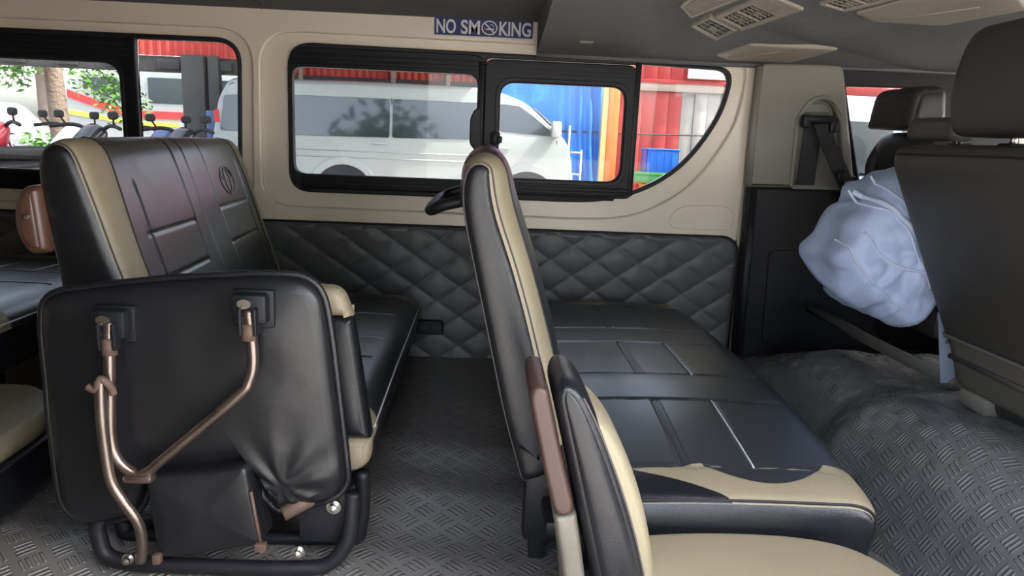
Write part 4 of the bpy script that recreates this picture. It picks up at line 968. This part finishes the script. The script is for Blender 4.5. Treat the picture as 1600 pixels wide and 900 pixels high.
tree((-8.2, 27, GZ), 5, .25, [(0, 0, 4.6, 1.9), (1.5, 0, 4.4, 1.4), (-1.6, 0, 4.2, 1.5)], 'far green tree behind the bus next to the grey post', 'leaf', 900, .3, 'far trees outside')
for k, (x, y, nm) in enumerate(((-16, -15, 'leftmost'), (-5.3, -18, 'second'), (5.0, -16, 'third'), (16, -19, 'rightmost'))):
    tree((x, y, GZ), 8, .3, [(0, 0, 8.5, 3.2), (2.2, 0, 5.8, 2.4), (-2.4, .5, 5.4, 2.4)], nm+' of the trees behind the viewer, mirrored in the white van windows', 'leaf_dark', 2400, .45, 'trees mirrored in van windows')

for (x, y, cs, lb) in ((-5.35, 9.3, [(0, 0, .55, .42), (.3, 0, .75, .34), (-.3, 0, .9, .3)], 'leafy green shrub between the motorcycles and the tree trunk'), (-4.30, 9.2, [(0, 0, .5, .38), (.25, .1, .8, .30)], 'low dark green shrub behind the black motorcycle')):
    t = tree((x, y, GZ), .5, .03, cs, lb, 'leaf' if x < -5 else 'leaf_dark', 700, .06); t.name = 'shrub'; t['category'] = 'shrub'
def copytree(o, parent=None):
    c = o.copy(); COL.objects.link(c); c.parent = parent
    for ch in [q for q in COL.objects if q.parent == o]: copytree(ch, c)
    return c
def motorcycle(m):
    t = thing('motorcycle', (0, 0, 0), 'x', 'motorcycle', 'motorcycles parked outside')
    for x in (-.62, .62):
        w_ = tube('tyre', [(x+.24*math.cos(a*PI/12), 0, .29+.24*math.sin(a*PI/12)) for a in range(24)], .055, 'tyre', t, 8, True)
        tube('rim', [(x+.17*math.cos(a*PI/12), 0, .29+.17*math.sin(a*PI/12)) for a in range(24)], .018, 'chrome', w_, 6, True)
        tubes('spokes', [[(x, 0, .29), (x+.17*math.cos(a*PI/4), 0, .29+.17*math.sin(a*PI/4))] for a in range(8)], .010, 'chrome', w_, 5)
    Loft(rpoly([(-.75, .78, .05), (-.55, .62, .1), (-.1, .52, .1), (.18, .55, .1), (.30, .80, .08), (.05, .82, .1), (-.40, .80, .1)]), -.11, .11, .08, .05, None, 0, 60).solid('body', m, t, .02, 10, 3)
    Loft(rpoly([(-.72, .80, .03), (-.2, .78, .05), (.02, .80, .04), (-.05, .87, .05), (-.45, .86, .08), (-.74, .90, .04)]), -.12, .12, .05, .03, None, 0, 60).solid('saddle', 'tyre', t, .01, 10, 3)
    Loft(rpoly([(.10, .76, .05), (.34, .84, .05), (.40, 1.02, .06), (.30, 1.08, .05), (.08, .90, .06)]), -.10, .10, .07, .05, None, 0, 60).solid('front_cowl', m, t, .02, 10, 3)
    Loft(rpoly([(-.1, .30, .04), (.25, .30, .04), (.28, .52, .05), (-.15, .55, .05)]), -.13, .13, .05, .03, None, 0, 50).solid('engine', 'steel', t, .01, 8, 3)
    for y in (-.07, .07): tube('fork', [(.62, y, .29), (.36, y, .92)], .022, 'chrome', t, 8)
    hb = tube('handlebar', cr([(.22, -.36, 1.04), (.30, -.18, 1.06), (.33, 0, 1.0), (.30, .18, 1.06), (.22, .36, 1.04)], 5), .016, 'tyre', t, 8)
    for y in (-.24, .24):
        tube('mirror_stem', [(.28, y, 1.05), (.24, y*1.15, 1.13)], .008, 'tyre', hb, 6)
        Loft(rpoly([(.225, 1.11, .02), (.255, 1.11, .02), (.255, 1.175, .02), (.225, 1.175, .02)]), y*1.15-.05, y*1.15+.05, .03, .02, None, 0, 24).solid('mirror', 'tyre', hb, .004, 6, 2)
    tube('fender', [(.62+.31*math.cos(a), 0, .29+.31*math.sin(a)) for a in (.4, .8, 1.2, 1.6, 2.0, 2.4)], .07, m, t, 8, False, .4)
    tube('tail_fender', [(-.70, 0, .80), (-.86, 0, .66), (-.95, 0, .48)], .06, 'tyre', t, 8, False, .3)
    box('tail_light', (-.80, -.07, .78), (-.73, .07, .86), 'lamp_red', t, .02); box('number_plate', (-.95, -.10, .50), (-.93, .10, .62), 'plate_white', t, .004)
    tube('exhaust', cr([(.10, -.15, .32), (-.3, -.17, .28), (-.60, -.18, .34), (-.85, -.18, .40)], 4), .045, 'chrome', t, 10)
    return t
protos = {}
def moto(m, x, y, a, label):
    o = motorcycle(m); o.location = (x, y, GZ); o.rotation_euler = (0, 0, rad(a)); o.scale = (1.22,)*3; o['label'] = label
    for c in [q for q in COL.objects if q.parent == o]: c.location = (0, 0, 0)
moto('moto_red', -5.00, 7.0, 72, 'dark red motorcycle furthest left outside the rear window, left of the trunk')
moto('moto_white', -4.60, 7.7, 74, 'white and black motorcycle just in front of the brown tree trunk')
moto('moto_black', -4.10, 7.1, 72, 'black motorcycle with red tail light outside the rear sliding pane')
moto('moto_blue', -3.72, 7.9, 74, 'dark blue motorcycle next to the pane divider of the rear window')
moto('moto_black', -3.24, 7.2, 72, 'black motorcycle closest to the grey post')

# ---- bus and cars in the sun
bs = thing('bus', (-7, 21, GZ), 'white bus with a red swoosh parked beyond the motorcycles', 'bus')
Loft(rpoly([(-11.6, -.25, .2), (-11.7, .9, .6), (-11.0, 2.3, .6), (-2.0, 2.4, .3), (-2.0, -.25, .2)]), 20, 22.4, .3, .15, None, 0, 120).solid('body', 'white_car', bs, 0, 14, 3)
def bpz(name, pts, m, d=.02, r=.1): return plate(name, [rpoly([(*p, r) for p in pts])], 20-d+.03, .03, m, bs, .006)
bpz('front_window', [(-10.9, 1.92), (-9.4, 2.0), (-9.4, 1.35), (-10.2, 1.42), (-10.8, 1.65)], 'clear_dark_glass', .03, .15)
for k in range(5): bpz('side_window', [(-9.15+k*1.35, 2.0), (-7.9+k*1.35, 2.0), (-7.9+k*1.35, 1.33), (-9.15+k*1.35, 1.33)], 'clear_dark_glass', .03, .05)
sweep = lambda f, h, x0, x1: [(x0+(x1-x0)*i/24, f(x0+(x1-x0)*i/24)+h) for i in range(25)]
f1 = lambda x: 1.02+.45*max(0, (-9.5-x)/1.7)**1.3
plate('red_stripe', [[Vector(p) for p in sweep(f1, .10, -11.3, -6.0)+sweep(f1, -.10, -11.3, -6.0)[::-1]]], 20.0, .03, 'bus_red', bs)
f2 = lambda x: .78+.22*max(0, (-9.5-x)/1.7)
plate('yellow_stripe', [[Vector(p) for p in sweep(f2, .05, -11.3, -6.0)+sweep(f2, -.06, -11.3, -6.0)[::-1]]], 20.0, .03, 'bus_yellow', bs)
plate('red_line', [[Vector(p) for p in ((-6, .97), (-2.2, 1.0), (-2.2, 1.08), (-6, 1.05))]], 20.0, .03, 'bus_red', bs)
for x in (-10.2, -4.0):
    tt = plate('tyre', [[Vector((x+.45*math.cos(a*PI/12), -.15+.45*math.sin(a*PI/12))) for a in range(24)]], 20.15, .2, 'tyre', bs, .03)
    plate('hub', [[Vector((x+.25*math.cos(a*PI/12), -.15+.25*math.sin(a*PI/12))) for a in range(24)]], 19.97, .04, 'steel', tt, .01)
def car(loc, m, label, sc=1, flip=1, glass='clear_dark_glass'):
    t = thing('car', loc, label, 'car', 'cars parked outside'); x, y, z = loc
    g = lambda L: rpoly([(x+flip*p[0]*sc, z+p[1]*sc, .12*sc) for p in L])
    Loft(g([(-2.1, .25), (-2.15, .85), (-1.5, .98), (1.95, .98), (2.1, .85), (2.1, .25)]), y, y+1.7, .15, .08, None, 0, 100).solid('body', m, t, 0, 12, 3)
    Loft(g([(-1.25, .95), (-.55, 1.62), (1.55, 1.68), (2.0, 1.0)]), y+.08, y+1.62, .25, .14, None, 0, 100).solid('cabin', m, t, 0, 12, 3)
    for L in ([(-1.0, 1.02), (-.42, 1.52), (.35, 1.55), (.35, 1.02)], [(.45, 1.02), (.45, 1.55), (1.42, 1.56), (1.75, 1.02)]):
        plate('side_window', [rpoly([(x+flip*p[0]*sc, z+p[1]*sc, .06*sc) for p in L])], y+.10, .03, glass, t, .006)
    for wx in (-1.35, 1.35):
        R = lambda r: [Vector((x+flip*wx*sc+r*math.cos(a*PI/12), z+.32+r*math.sin(a*PI/12))) for a in range(24)]
        ty = plate('tyre', [R(.32)], y+.15, .17, 'tyre', t, .03); plate('hub', [R(.19)], y-.01, .03, 'steel', ty, .008)
car((-4.1, 14.5, GZ), 'white_car', 'white car behind the motorcycles, in front of the bus', 1.12, -1)
car((-11.2, 15.5, GZ), 'white_car', 'white car at the far left edge, blown out by the sun', 1.05, -1)
car((5.3, 8.3, GZ), 'silver_car', "silver blue car seen through the driver's door window", 1.10, -1)
rb = tag(thing('shed_front', (7, 12, GZ), "red beam on posts seen through the driver's door window", 'shed'), None)
box('red_beam', (4.9, 11.5, 1.66), (10.5, 11.62, 1.84), 'red_paint', rb, .01); box('dark_upper', (4.9, 11.52, 1.84), (10.5, 11.66, 3.0), 'dark_wood', rb, .01)
for x in (5.2, 6.35, 6.95, 8.1, 9.6): box('post', (x, 11.55, GZ), (x+.09, 11.65, 1.66), 'beige_board', rb, .006)
box('back_wall', (4.9, 13.0, GZ), (10.5, 13.1, 1.25), 'dark_wood', rb, .01)
